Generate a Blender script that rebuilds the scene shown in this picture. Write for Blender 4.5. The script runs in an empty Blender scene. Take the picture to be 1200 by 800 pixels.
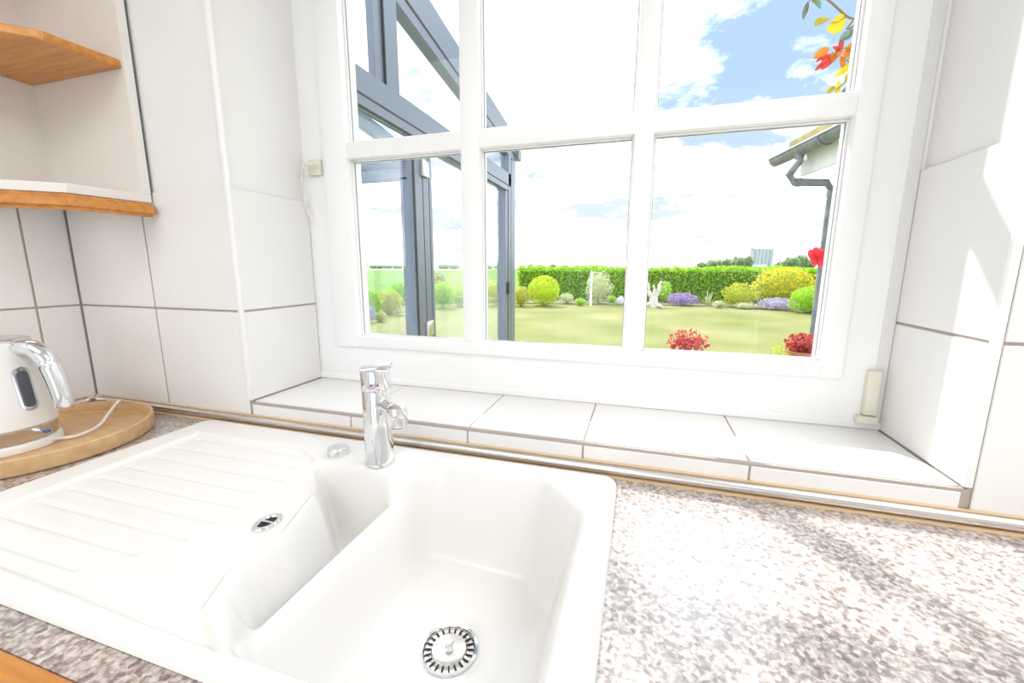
import bpy, bmesh, math, random
import numpy as np
from mathutils import Vector, Matrix, noise as mnoise
PI = math.pi
sc = bpy.context.scene
COL = sc.collection
random.seed(7)

# ------------------------------------------------------------------ camera
CZ = 1.29                                   # camera height over the kitchen floor; the worktop lies at 0.90
yaw, pitch, roll = math.radians(-16.979), math.radians(-9.997), math.radians(0.14)
fw = Vector((math.sin(yaw)*math.cos(pitch), math.cos(yaw)*math.cos(pitch), math.sin(pitch)))
rt = Vector((math.cos(yaw), -math.sin(yaw), 0)); up = rt.cross(fw)
r2 = math.cos(roll)*rt + math.sin(roll)*up; u2 = -math.sin(roll)*rt + math.cos(roll)*up
cam = bpy.data.cameras.new('camera'); cam.sensor_width = 36; cam.lens = 14.662; cam.clip_start = .02; cam.clip_end = 3000
camo = bpy.data.objects.new('camera', cam); COL.objects.link(camo)
camo.matrix_world = Matrix(((r2.x, u2.x, -fw.x, 0), (r2.y, u2.y, -fw.y, 0), (r2.z, u2.z, -fw.z, CZ), (0, 0, 0, 1)))
sc.camera = camo
F = 488.72
def ray(px, py): return r2*((px-600)/F) - u2*((py-400)/F) + fw
GZ = -.12                                   # lawn level
def ground(px, py):                         # the ground point under a pixel
    d = ray(px, py); return d*((GZ-CZ)/d.z)
def at_y(px, py, y):
    d = ray(px, py); p = d*(y/d.y); return Vector((p.x, p.y, p.z+CZ))

# ------------------------------------------------------------------ sky, sun, exposure
sc.view_settings.view_transform = 'Standard'; sc.view_settings.look = 'None'
sc.view_settings.exposure = 0.2; sc.view_settings.gamma = 1.0; sc.view_settings.use_curve_mapping = False
SKY_TURN = -.26                             # turns the cloud field about the zenith
w = bpy.data.worlds.new('sky'); sc.world = w; w.use_nodes = True
nt = w.node_tree; nt.nodes.clear(); N = nt.nodes.new; L = nt.links.new
tc = N('ShaderNodeTexCoord'); sep = N('ShaderNodeSeparateXYZ'); L(tc.outputs['Generated'], sep.inputs[0])
zz = N('ShaderNodeMath'); zz.operation = 'MAXIMUM'; L(sep.outputs[2], zz.inputs[0]); zz.inputs[1].default_value = 0.0
za = N('ShaderNodeMath'); za.operation = 'ADD'; L(zz.outputs[0], za.inputs[0]); za.inputs[1].default_value = .22
dx = N('ShaderNodeMath'); dx.operation = 'DIVIDE'; L(sep.outputs[0], dx.inputs[0]); L(za.outputs[0], dx.inputs[1])
dy = N('ShaderNodeMath'); dy.operation = 'DIVIDE'; L(sep.outputs[1], dy.inputs[0]); L(za.outputs[0], dy.inputs[1])
cmb = N('ShaderNodeCombineXYZ'); L(dx.outputs[0], cmb.inputs[0]); L(dy.outputs[0], cmb.inputs[1]); cmb.inputs[2].default_value = 17.7
nz = N('ShaderNodeTexNoise'); nz.inputs['Scale'].default_value = 1.15; nz.inputs['Detail'].default_value = 7; nz.inputs['Roughness'].default_value = .66
mpr = N('ShaderNodeVectorRotate'); mpr.rotation_type = 'Z_AXIS'; mpr.inputs['Angle'].default_value = SKY_TURN; L(cmb.outputs[0], mpr.inputs['Vector']); L(mpr.outputs[0], nz.inputs['Vector'])
cr = N('ShaderNodeValToRGB'); cr.color_ramp.elements[0].position = .40; cr.color_ramp.elements[1].position = .66
L(nz.outputs['Fac'], cr.inputs[0])
hz = N('ShaderNodeMapRange'); hz.inputs[1].default_value = 0.0; hz.inputs[2].default_value = .34; hz.inputs[3].default_value = 1.0; hz.inputs[4].default_value = 0.0
L(sep.outputs[2], hz.inputs[0])
blue = N('ShaderNodeMixRGB'); blue.inputs[1].default_value = (.47, .65, .88, 1); blue.inputs[2].default_value = (.82, .88, .95, 1); L(hz.outputs[0], blue.inputs[0])
mx = N('ShaderNodeMixRGB'); L(cr.outputs[0], mx.inputs[0]); L(blue.outputs[0], mx.inputs[1]); mx.inputs[2].default_value = (3.6, 3.72, 3.86, 1)
bg = N('ShaderNodeBackground'); bg.inputs[1].default_value = 1.0; L(mx.outputs[0], bg.inputs[0])
wo = N('ShaderNodeOutputWorld'); L(bg.outputs[0], wo.inputs[0])

sl = bpy.data.lights.new('sun', 'SUN'); sl.energy = 5.5; sl.angle = math.radians(1.6); sl.color = (1, .96, .88)
so = bpy.data.objects.new('sun', sl); COL.objects.link(so)
SUN = Vector((-.59, .80, .95)).normalized()
so.rotation_euler = SUN.to_track_quat('Z', 'Y').to_euler(); so.location = (-3, 4, 8)
FILL_W = 18.5                               # base watts of each fill panel added at the ceiling

# ------------------------------------------------------------------ materials
MAT = {}
def principled(name, col, rough=.5, metal=0, spec=.5, bump=None, trans=0, emis=None, coat=0):
    if name in MAT: return MAT[name]
    m = bpy.data.materials.new(name); m.use_nodes = True; MAT[name] = m
    b = m.node_tree.nodes['Principled BSDF']
    b.inputs['Base Color'].default_value = (*col, 1); b.inputs['Roughness'].default_value = rough
    b.inputs['Metallic'].default_value = metal; b.inputs['Specular IOR Level'].default_value = spec
    b.inputs['Coat Weight'].default_value = coat
    if emis: b.inputs['Emission Color'].default_value = (*emis[0], 1); b.inputs['Emission Strength'].default_value = emis[1]
    return m
def ramp_noise(name, cols, scale=10, detail=4, rough=.5, spec=.5, coords='Object', stretch=(1, 1, 1), bump=0, kind='noise', bump_scale=None, coat=0, sss=0):
    """procedural colour variation between given (position, colour) stops"""
    if name in MAT: return MAT[name]
    m = bpy.data.materials.new(name); m.use_nodes = True; MAT[name] = m
    t = m.node_tree; b = t.nodes['Principled BSDF']
    c = t.nodes.new('ShaderNodeTexCoord'); mp = t.nodes.new('ShaderNodeMapping'); mp.inputs['Scale'].default_value = stretch
    t.links.new(c.outputs[coords], mp.inputs[0])
    if kind == 'voronoi':
        n = t.nodes.new('ShaderNodeTexVoronoi'); n.inputs['Scale'].default_value = scale; out = n.outputs['Color']
    else:
        n = t.nodes.new('ShaderNodeTexNoise'); n.inputs['Scale'].default_value = scale; n.inputs['Detail'].default_value = detail; out = n.outputs['Fac']
    t.links.new(mp.outputs[0], n.inputs['Vector'])
    r = t.nodes.new('ShaderNodeValToRGB'); e = r.color_ramp.elements
    while len(e) < len(cols): e.new(.5)
    for i, (p, col) in enumerate(cols): e[i].position = p; e[i].color = (*col, 1)
    t.links.new(out, r.inputs[0]); t.links.new(r.outputs[0], b.inputs['Base Color'])
    b.inputs['Roughness'].default_value = rough; b.inputs['Specular IOR Level'].default_value = spec; b.inputs['Coat Weight'].default_value = coat
    if bump:
        n2 = t.nodes.new('ShaderNodeTexNoise'); n2.inputs['Scale'].default_value = bump_scale or scale*2
        t.links.new(mp.outputs[0], n2.inputs['Vector'])
        bp = t.nodes.new('ShaderNodeBump'); bp.inputs['Strength'].default_value = bump; bp.inputs['Distance'].default_value = .01
        t.links.new(n2.outputs['Fac'], bp.inputs['Height']); t.links.new(bp.outputs[0], b.inputs['Normal'])
    return m
def glass(name, tint=(1, 1, 1), r0=.04, gain=1.0):
    """thin clear pane: transparent with a Fresnel mirror on top"""
    if name in MAT: return MAT[name]
    m = bpy.data.materials.new(name); m.use_nodes = True; MAT[name] = m
    t = m.node_tree; t.nodes.clear()
    o = t.nodes.new('ShaderNodeOutputMaterial'); mix = t.nodes.new('ShaderNodeMixShader')
    tr = t.nodes.new('ShaderNodeBsdfTransparent'); tr.inputs[0].default_value = (*tint, 1)
    gl = t.nodes.new('ShaderNodeBsdfGlossy'); gl.inputs['Roughness'].default_value = 0.0; gl.inputs[0].default_value = (.95, .97, 1, 1)
    lw = t.nodes.new('ShaderNodeLayerWeight'); lw.inputs[0].default_value = .5      # same from either face of the pane
    pw = t.nodes.new('ShaderNodeMath'); pw.operation = 'POWER'; pw.inputs[1].default_value = 5; t.links.new(lw.outputs['Facing'], pw.inputs[0])
    mu = t.nodes.new('ShaderNodeMath'); mu.operation = 'MULTIPLY_ADD'; mu.inputs[1].default_value = .96*gain; mu.inputs[2].default_value = r0*gain; mu.use_clamp = True
    t.links.new(pw.outputs[0], mu.inputs[0]); t.links.new(mu.outputs[0], mix.inputs[0])
    t.links.new(tr.outputs[0], mix.inputs[1]); t.links.new(gl.outputs[0], mix.inputs[2]); t.links.new(mix.outputs[0], o.inputs[0])
    return m
def leafmat(name, c1, c2, c3=None, scale=2.5):
    """leaf colour varying from clump to clump, light shining partly through"""
    if name in MAT: return MAT[name]
    stops = [(.3, c1), (.7, c2)] if c3 is None else [(.3, c1), (.52, c2), (.72, c3)]
    m = ramp_noise(name, stops, scale=scale, detail=6, rough=.55, spec=.3)
    t = m.node_tree; b = t.nodes['Principled BSDF']
    col = b.inputs['Base Color'].links[0].from_socket
    tl = t.nodes.new('ShaderNodeBsdfTranslucent'); t.links.new(col, tl.inputs[0])
    ms = t.nodes.new('ShaderNodeMixShader'); ms.inputs[0].default_value = .5
    o = [n for n in t.nodes if n.type == 'OUTPUT_MATERIAL'][0]
    t.links.new(b.outputs[0], ms.inputs[1]); t.links.new(tl.outputs[0], ms.inputs[2]); t.links.new(ms.outputs[0], o.inputs[0])
    return m

PLASTER = ramp_noise('white_plaster', [(.3, (.83, .82, .81)), (.7, (.87, .86, .85))], scale=3, rough=.8, spec=.2, bump=.05, bump_scale=90)
TILE = ramp_noise('white_glazed_tile', [(.3, (.82, .81, .80)), (.7, (.86, .85, .84))], scale=2.5, rough=.32, spec=.4)
GROUT = principled('grey_grout', (.44, .39, .35), .85, spec=.2)
PAINT = ramp_noise('white_gloss_paint', [(.3, (.92, .925, .93)), (.7, (.94, .945, .95))], scale=4, rough=.35, spec=.4)
SEAL = principled('grey_seal', (.30, .31, .33), .7)
BEAD = principled('white_bead', (.92, .92, .92), .4)
CREAM = principled('cream_plastic', (.80, .77, .66), .45)
ENAMEL = ramp_noise('white_composite', [(.3, (.87, .86, .845)), (.7, (.89, .88, .865))], scale=5, rough=.22, spec=.5)
CHROME = principled('chrome', (.80, .81, .83), .08, metal=1)
STEEL = principled('brushed_steel', (.72, .70, .68), .28, metal=1)
DARK = principled('dark_hole', (.02, .02, .02), .8)
BEECH = ramp_noise('orange_beech', [(.35, (.55, .21, .035)), (.65, (.70, .295, .055))], scale=7, detail=5, rough=.38, stretch=(1, 1, 14), coat=.2)
BEECHX = ramp_noise('orange_beech_lengthwise', [(.35, (.55, .21, .035)), (.65, (.70, .295, .055))], scale=7, detail=5, rough=.38, stretch=(1, 12, 12), coat=.2)
TRAYW = ramp_noise('pale_beech', [(.35, (.66, .42, .21)), (.65, (.76, .51, .28))], scale=6, detail=5, rough=.45, stretch=(1.5, 9, 9))
LIPW = ramp_noise('light_beech_lip', [(.35, (.70, .50, .31)), (.65, (.80, .60, .40))], scale=6, rough=.4, stretch=(1, 9, 9))
CARC = principled('white_melamine', (.82, .78, .73), .5, spec=.35)
CARCE = principled('white_edging', (.86, .84, .81), .5)
KWHITE = principled('kettle_white', (.90, .89, .87), .25)
GAUGE = principled('smoked_gauge', (.10, .11, .13), .15)
BLUEI = principled('blue_dot', (.05, .15, .5), .3); REDI = principled('red_dot', (.5, .05, .04), .3)
ALU = principled('grey_aluminium', (.165, .19, .235), .35, metal=.2, spec=.6)
ALUD = principled('black_gasket', (.03, .03, .035), .6)
ZINC = ramp_noise('weathered_zinc', [(.3, (.15, .16, .18)), (.7, (.27, .28, .30))], scale=9, rough=.45, bump=.1)
GLASSW = glass('window_glass', (.99, 1, 1), .012)
GLASSC = glass('conservatory_glass', (.97, .985, .99), .04, 1.2)
TERRA = ramp_noise('terracotta', [(.3, (.40, .16, .09)), (.7, (.52, .24, .14))], scale=14, rough=.8)
BARK = ramp_noise('bark', [(.3, (.13, .08, .05)), (.7, (.24, .16, .10))], scale=20, rough=.9)
FLOORM = ramp_noise('floor_stone', [(.3, (.50, .47, .43)), (.7, (.58, .55, .51))], scale=4, rough=.4)
RENDERM = ramp_noise('outside_render', [(.3, (.76, .76, .74)), (.7, (.84, .84, .82))], scale=6, rough=.85)
GAPSHADE = principled('painted_gap_shade', (.08, .06, .05), .7)  # near-black colour painted in for the shade inside narrow gaps

# granite-look laminate: three voronoi / noise layers
def granite():
    m = bpy.data.materials.new('speckled_laminate'); m.use_nodes = True
    t = m.node_tree; b = t.nodes['Principled BSDF']; n_ = t.nodes.new; l_ = t.links.new
    c = n_('ShaderNodeTexCoord')
    n1 = n_('ShaderNodeTexNoise'); n1.inputs['Scale'].default_value = 150; n1.inputs['Detail'].default_value = 3; l_(c.outputs['Object'], n1.inputs['Vector'])
    n2 = n_('ShaderNodeTexVoronoi'); n2.inputs['Scale'].default_value = 170; l_(c.outputs['Object'], n2.inputs['Vector'])
    r1 = n_('ShaderNodeValToRGB'); e = r1.color_ramp.elements; e.new(.5); e.new(.5)
    for i, (p, col) in enumerate([(.28, (.21, .165, .145)), (.43, (.43, .355, .32)), (.54, (.60, .55, .53)), (.68, (.72, .71, .71))]):
        e[i].position = p; e[i].color = (*col, 1)
    l_(n1.outputs['Fac'], r1.inputs[0])
    sp = n_('ShaderNodeSeparateColor'); l_(n2.outputs['Color'], sp.inputs[0])
    r2_ = n_('ShaderNodeValToRGB'); r2_.color_ramp.elements[0].position = .15; r2_.color_ramp.elements[0].color = (.45, .42, .42, 1)
    r2_.color_ramp.elements[1].position = .45; r2_.color_ramp.elements[1].color = (1, 1, 1, 1); l_(sp.outputs[0], r2_.inputs[0])
    mm = n_('ShaderNodeMixRGB'); mm.blend_type = 'MULTIPLY'; mm.inputs[0].default_value = 1; l_(r1.outputs[0], mm.inputs[1]); l_(r2_.outputs[0], mm.inputs[2])
    l_(mm.outputs[0], b.inputs['Base Color']); b.inputs['Roughness'].default_value = .22; b.inputs['Specular IOR Level'].default_value = .6; b.inputs['Coat Weight'].default_value = 1.0; b.inputs['Coat IOR'].default_value = 1.95; b.inputs['Coat Roughness'].default_value = .28
    return m
GRANITE = granite()

# ------------------------------------------------------------------ mesh helpers
def smooth_path(pts, n=8):
    pts = [Vector(p) for p in pts]; P_ = [pts[0]]+pts+[pts[-1]]; out = []
    for i in range(1, len(P_)-2):
        for k in range(n):
            t = k/n; a, b, c, d = P_[i-1:i+3]
            out.append(.5*((2*b)+(c-a)*t+(2*a-5*b+4*c-d)*t*t+(3*b-a-3*c+d)*t**3))
    return out+[pts[-1]]
class MB:
    """collects shapes into one bmesh"""
    def __init__(s): s.bm = bmesh.new()
    def box(s, x0, x1, y0, y1, z0, z1, bevel=0, seg=1, M=None):
        g = bmesh.ops.create_cube(s.bm, size=1)
        for v in g['verts']:
            v.co = Vector((x0+(v.co.x+.5)*(x1-x0), y0+(v.co.y+.5)*(y1-y0), z0+(v.co.z+.5)*(z1-z0)))
            if M: v.co = M @ v.co
        if bevel:
            vs = set(g['verts']); es = [e for e in s.bm.edges if e.verts[0] in vs and e.verts[1] in vs]
            bmesh.ops.bevel(s.bm, geom=es, offset=bevel, segments=seg, affect='EDGES', profile=.5)
        return s
    def lathe(s, prof, c=(0, 0, 0), n=32, axis=None, cap=True):
        """prof: (radius, height) pairs from bottom to top"""
        c = Vector(c); q = Vector((0, 0, 1)).rotation_difference(Vector(axis)) if axis is not None else None
        rings = []
        for r, h in prof:
            ring = []
            for k in range(n):
                p = Vector((r*math.cos(2*PI*k/n), r*math.sin(2*PI*k/n), h))
                if q: p = q @ p
                ring.append(s.bm.verts.new(c+p))
            rings.append(ring)
        for a, b in zip(rings, rings[1:]):
            for k in range(n): s.bm.faces.new((a[k], a[(k+1) % n], b[(k+1) % n], b[k]))
        if cap:
            if prof[0][0] > 1e-6: s.bm.faces.new(rings[0][::-1])
            if prof[-1][0] > 1e-6: s.bm.faces.new(rings[-1])
        return s
    def tube(s, pts, rad, n=10, caps=True, flat=1.0):
        pts = [Vector(p) for p in pts]; rads = rad if isinstance(rad, (list, tuple)) else [rad]*len(pts)
        up_ = Vector((0, 0, 1)); rings = []
        for i, p in enumerate(pts):
            d = (pts[min(i+1, len(pts)-1)]-pts[max(i-1, 0)]).normalized()
            a = d.cross(up_) if abs(d.z) < .95 else d.cross(Vector((0, 1, 0)))
            a.normalize(); b = a.cross(d)
            rings.append([s.bm.verts.new(p+(a*math.cos(2*PI*k/n)+b*math.sin(2*PI*k/n)*flat)*rads[i]) for k in range(n)])
        for a, b in zip(rings, rings[1:]):
            for k in range(n): s.bm.faces.new((a[k], a[(k+1) % n], b[(k+1) % n], b[k]))
        if caps: s.bm.faces.new(rings[0][::-1]); s.bm.faces.new(rings[-1])
        return s
    def prism(s, poly, z0, z1, bevel=0, seg=2):
        b = [s.bm.verts.new((x, y, z0)) for x, y in poly]; t = [s.bm.verts.new((x, y, z1)) for x, y in poly]
        n = len(poly); fs = [s.bm.faces.new(b[::-1]), s.bm.faces.new(t)]
        for k in range(n): fs.append(s.bm.faces.new((b[k], b[(k+1) % n], t[(k+1) % n], t[k])))
        if bevel:
            es = list({e for f in fs for e in f.edges})
            bmesh.ops.bevel(s.bm, geom=es, offset=bevel, segments=seg, affect='EDGES')
        return s
    def build(s, name, mat, parent=None, smooth=False, angle=35):
        bmesh.ops.recalc_face_normals(s.bm, faces=s.bm.faces[:])
        me = bpy.data.meshes.new(name); s.bm.to_mesh(me); s.bm.free(); me.materials.append(mat)
        if smooth:
            for p in me.polygons: p.use_smooth = True
            me.set_sharp_from_angle(angle=math.radians(angle))
        return link(name, me, parent)
def link(name, me, parent=None):
    o = bpy.data.objects.new(name, me); COL.objects.link(o); o.parent = parent
    if parent is not None and parent.parent is None:   # shapes are written in world coordinates; parts sit at the origin
        o.matrix_parent_inverse = Matrix.Translation(parent.location).inverted()
    return o
def box(name, mat, b, parent=None, bevel=0, seg=1): return MB().box(*b, bevel=bevel, seg=seg).build(name, mat, parent, smooth=bevel > 0 and seg > 1)
def tag(o, label=None, cat=None, group=None, kind=None):
    for k, v in (('label', label), ('category', cat), ('group', group), ('kind', kind)):
        if v: o[k] = v
    return o
def thing(name, label, cat, loc, group=None):
    o = bpy.data.objects.new(name, None); COL.objects.link(o); o.location = loc; o.empty_display_size = .05
    return tag(o, label, cat, group)
def struct(o, label=None): o['kind'] = 'structure'; return tag(o, label)

# ------------------------------------------------------------------ room shell
XL, XR, YB, HC = -1.498, 1.75, -3.2, 2.52     # left wall, right wall, back wall, ceiling
YW, YWo = .767, 1.14                          # tile face of the window wall, its outside
OX0, OX1, OZ0, OZ1 = -.920, .495, .948, 2.27  # window opening
ZT = 1.473                                    # top of the tiles
YF = .7695                                    # plaster face
struct(box('floor', FLOORM, (XL-.2, XR+.2, YB-.2, YWo-.02, -.12, 0)))
struct(box('ceiling', PLASTER, (XL-.2, XR+.2, YB-.2, YWo, HC, HC+.15)))
wf = MB()
wf.box(XL-.2, OX0, YF, YWo, 0, HC); wf.box(OX1, XR+.2, YF, YWo, 0, HC)
wf.box(OX0, OX1, YF, YWo, 0, OZ0); wf.box(OX0, OX1, YF, YWo, OZ1, HC)
wall_f = struct(wf.build('wall_front', PLASTER))
wall_l = struct(box('wall_left', PLASTER, (XL-.2, XL-.0025, YB-.2, YF, 0, HC)))
wall_r = struct(box('wall_right', PLASTER, (XR, XR+.2, YB-.2, YF, 0, HC)))
wb = MB(); wb.box(XL, -1.1, YB-.2, YB, 0, HC); wb.box(1.4, XR, YB-.2, YB, 0, HC); wb.box(-1.1, 1.4, YB-.2, YB, 2.3, HC); wb.box(-1.1, 1.4, YB-.2, YB, 0, .05)
struct(wb.build('wall_back', PLASTER))
# unseen glazed door added in the back wall to let in sky light
d1 = struct(thing('added_door_1', None, None, (.15, YB-.1, .05)))
m = MB()
for x in (-1.1, .12, 1.33): m.box(x, x+.07, YB-.14, YB-.07, .05, 2.3)
m.box(-1.1, 1.4, YB-.14, YB-.07, .05, .14); m.box(-1.1, 1.4, YB-.14, YB-.07, 2.22, 2.3); m.build('door_frame', PAINT, d1)
for x0, x1 in ((-1.03, .12), (.19, 1.33)): box('pane', GLASSW, (x0, x1, YB-.11, YB-.104, .14, 2.22), d1)

# unseen fill panels added at the ceiling to brighten the room
for lx, ly, hx, hy, pw_, lab in ((-.72, -.95, .62, .62, FILL_W*.86, 'large square added ceiling fill panel on the side of the corner shelf'), (1.15, .0, .45, .30, FILL_W*.85, 'smaller oblong added ceiling fill panel on the side away from the shelf')):
    t = thing('ceiling_fill', lab, 'lamp', (lx, ly, HC), 'added fill panels at the kitchen ceiling')
    m = MB()
    for b_ in ((lx-hx-.06, lx+hx+.06, ly-hy-.06, ly-hy), (lx-hx-.06, lx+hx+.06, ly+hy, ly+hy+.06), (lx-hx-.06, lx-hx, ly-hy, ly+hy), (lx+hx, lx+hx+.06, ly-hy, ly+hy)): m.box(*b_, HC-.06, HC-.0005)
    m.build('housing', PAINT, t)
    box('diffuser', principled('fill_diffuser', (.9, .88, .85), .5), (lx-hx, lx+hx, ly-hy, ly+hy, HC-.050, HC-.045), t)
    al = bpy.data.lights.new('fill_light', 'AREA'); al.shape = 'RECTANGLE'; al.size = 2*hx-.02; al.size_y = 2*hy-.02; al.energy = pw_; al.color = (1, .975, .945)
    ao = bpy.data.objects.new('fill_light', al); COL.objects.link(ao); ao.parent = t; ao.location = (0, 0, -.054)

# ------------------------------------------------------------------ wall tiles (each a part of its wall)
def tile_box(parent, b, axis):
    bev = .0012
    return MB().box(*b, bevel=bev).build('tile', TILE, parent)
G = .0025                                     # half a joint
def tiles_y(parent, xs, zs, yf, yb):          # on a plane facing the room
    for x0, x1 in zip(xs, xs[1:]):
        for z0, z1 in zip(zs, zs[1:]): tile_box(parent, (x0+G, x1-G, yf, yb, z0+G, z1-G), 'y')
ZR = [.900, 1.185, ZT]
box('grout', GROUT, (XL, OX0+.001, YF-.0012, YF, .9, ZT-.006), wall_f)
box('grout', GROUT, (OX1-.001, XR, YF-.0012, YF, .9, ZT-.006), wall_f)
tiles_y(wall_f, [XL+.002, -1.2055, OX0+.002], ZR, .7655, YF-.0008)
tiles_y(wall_f, [OX1+.004, .79, 1.08, 1.37, 1.66, XR-.001], ZR, .7655, YF-.0008)
# left wall
box('grout', GROUT, (XL-.0025, XL-.0012, -.6, YF, .9, ZT-.006), wall_l)
ys = [.7655, .674, .387, .10, -.187, -.474]
for y1, y0 in zip(ys, ys[1:]):
    for z0, z1 in zip(ZR, ZR[1:]): tile_box(wall_l, (XL-.002, XL+.0012, y0+G, y1-G, z0+G, z1-G), 'x')
# window reveals
for xw, sgn in ((OX0, 1), (OX1, -1)):
    a, b = sorted((xw, xw+sgn*.0045)); box('grout', GROUT, (a, b, YF, 1.012, .955, ZT-.006), wall_f)
    a, b = sorted((xw+sgn*.0035, xw+sgn*.007))
    for z0, z1 in zip([.960, 1.185, ZT], [1.185, ZT]): tile_box(wall_f, (a, b, .7715, 1.008, z0+G, z1-G), 'x')
    # white corner bead along the arris
    a, b = sorted((xw-sgn*.004, xw+sgn*.0078)); MB().box(a, b, .7635, .7725, .962, OZ1, .002, 2).build('corner_bead', BEAD, wall_f, True)
# sill: big tiles, front strip of cut tiles
sx = [OX0+.007, -.621, -.331, -.090, .198, OX1-.006]
box('grout', GROUT, (OX0, OX1, .7685, 1.012, .948, .9575), wall_f)
for x0, x1 in zip(sx, sx[1:]): MB().box(x0+.0015, x1-.0015, .7745, 1.009, .953, .960, .0012).build('sill_tile', TILE, wall_f)
box('grout', GROUT, (OX0, OX1, .7672, YF, .90, .958), wall_f)
for x0, x1 in zip(sx, sx[1:]): MB().box(x0+.0018, x1-.0018, .7650, .7685, .902, .9525, .001).build('front_tile', TILE, wall_f)

# ------------------------------------------------------------------ the window
win = struct(thing('window_1', None, None, (-.2125, 1.03, .96)))
Y0 = 1.010                                    # room face of the outer frame
fx0, fx1, fz0, fz1 = OX0, OX1, .960, OZ1
m = MB()
m.box(fx0, -.842, Y0, Y0+.07, fz0, fz1); m.box(.405, fx1, Y0, Y0+.07, fz0, fz1)
m.box(-.842, .405, Y0, Y0+.07, fz0, 1.066); m.box(-.842, .405, Y0, Y0+.07, 2.166, fz1)
frame = m.build('frame', PAINT, win)
MB().box(fx0, fx1, Y0-.006, Y0+.01, fz0, .978, .003).build('bottom_strip', PAINT, win)
MB().box(.4685, .4885, Y0-.004, Y0+.004, .978, 2.25, .002).build('cover_strip', principled('grey_white_strip', (.78, .78, .77), .5), win)
# fixed-light sash, slightly proud of the frame
S0 = Y0-.010
gx = [-.770, -.441, -.391, -.031, .011, .371]; gz = [1.097, 1.576, 1.620, 2.10]
m = MB()
m.box(-.845, gx[0], S0, Y0+.055, 1.064, 2.168, .004, 2); m.box(gx[5], .410, S0, Y0+.055, 1.064, 2.168, .004, 2)
m.box(gx[0]-.002, gx[5]+.002, S0+.0006, Y0+.054, 1.0645, gz[0], .004, 2); m.box(gx[0]-.002, gx[5]+.002, S0+.0006, Y0+.054, gz[3], 2.1675, .004, 2)
sash = m.build('sash', PAINT, win, True)
for a, b in ((gx[1], gx[2]), (gx[3], gx[4])): MB().box(a, b, S0+.003, Y0+.052, gz[0]-.005, gz[3]+.005, .005, 2).build('glazing_bar', PAINT, sash, True)
MB().box(gx[0]-.005, gx[5]+.005, S0+.004, Y0+.051, gz[1], gz[2], .005, 2).build('glazing_bar', PAINT, sash, True)
YG = Y0+.022
for a, b in ((gx[0], gx[1]), (gx[2], gx[3]), (gx[4], gx[5])):
    for c, d in ((gz[0], gz[1]), (gz[2], gz[3])):
        box('pane', GLASSW, (a-.004, b+.004, YG, YG+.004, c-.004, d+.004), sash)
        m = MB(); q = .004                      # sloping glazing bead on the room side
        for (x0, x1, z0, z1) in ((a, a+q, c, d), (b-q, b, c, d), (a+q, b-q, c, c+q), (a+q, b-q, d-q, d)): m.box(x0, x1, YG-.010, YG-.0005, z0, z1, .0012)
        m.build('glazing_bead', BEAD, sash)
        m = MB(); q2 = .0052
        for (x0, x1, z0, z1) in ((a+q, a+q2, c+q, d-q), (b-q2, b-q, c+q, d-q), (a+q2, b-q2, c+q, c+q+.0008), (a+q2, b-q2, d-q2, d-q)): m.box(x0, x1, YG-.0035, YG-.0004, z0, z1)
        m.build('seal', SEAL, sash)
# cream hinge cover low on the right of the frame, foot below it
hc = MB().box(.452, .4755, Y0-.016, Y0+.002, .993, 1.087, .004, 2).build('hinge_cover', CREAM, win, True)
MB().box(.442, .479, Y0-.019, Y0+.002, .975, .991, .004, 2).build('hinge_foot', CREAM, win, True)
# little cleat with a cord on the left of the frame
cl = thing('cord_cleat', 'small cream cleat with a looped cord fixed to the window frame edge', 'cleat', (-.880, Y0, 1.555))
MB().box(-.896, -.856, Y0-.012, Y0-.0005, 1.540, 1.582, .003, 2).build('plate', CREAM, cl, True)
MB().tube([(-.862, Y0-.012, 1.566), (-.862, Y0-.030, 1.566), (-.884, Y0-.034, 1.566), (-.892, Y0-.034, 1.556), (-.892, Y0-.034, 1.546)], .0045, 8).build('hook', CREAM, cl, True)
MB().tube(smooth_path([(-.890, Y0-.036, 1.556), (-.899, Y0-.032, 1.540), (-.901, Y0-.026, 1.49), (-.899, Y0-.018, 1.44), (-.894, Y0-.013, 1.415)]), .0021, 6).build('cord', CREAM, cl, True)

# ------------------------------------------------------------------ worktop with sink cut-out
wt = MB(); hx0, hx1, hy0, hy1 = -1.012, -.042, .258, .722
xs = [XL+.002, hx0, hx1, XR-.002]; yy = [.200, hy0, hy1, .7645]
vt = {}; vb = {}
for i, x in enumerate(xs):
    for j, y in enumerate(yy): vt[i, j] = wt.bm.verts.new((x, y, .90)); vb[i, j] = wt.bm.verts.new((x, y, .862))
for i in range(3):
    for j in range(3):
        if (i, j) == (1, 1): continue
        wt.bm.faces.new((vt[i, j], vt[i+1, j], vt[i+1, j+1], vt[i, j+1])); wt.bm.faces.new((vb[i, j], vb[i, j+1], vb[i+1, j+1], vb[i+1, j]))
def side(a, b): wt.bm.faces.new((vb[a], vb[b], vt[b], vt[a]))
for i in range(3): side((i, 0), (i+1, 0)); side((i+1, 3), (i, 3))
for j in range(3): side((0, j+1), (0, j)); side((3, j), (3, j+1))
side((2, 1), (1, 1)); side((1, 2), (2, 2)); side((1, 1), (1, 2)); side((2, 2), (2, 1))
top = wt.build('worktop', GRANITE)
tag(top, 'speckled granite-look worktop running under the window around the white sink', 'worktop')
MB().box(XL+.002, XR-.002, .178, .2005, .860, .901, .005, 3).build('front_edge', BEECHX, top, True)
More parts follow.
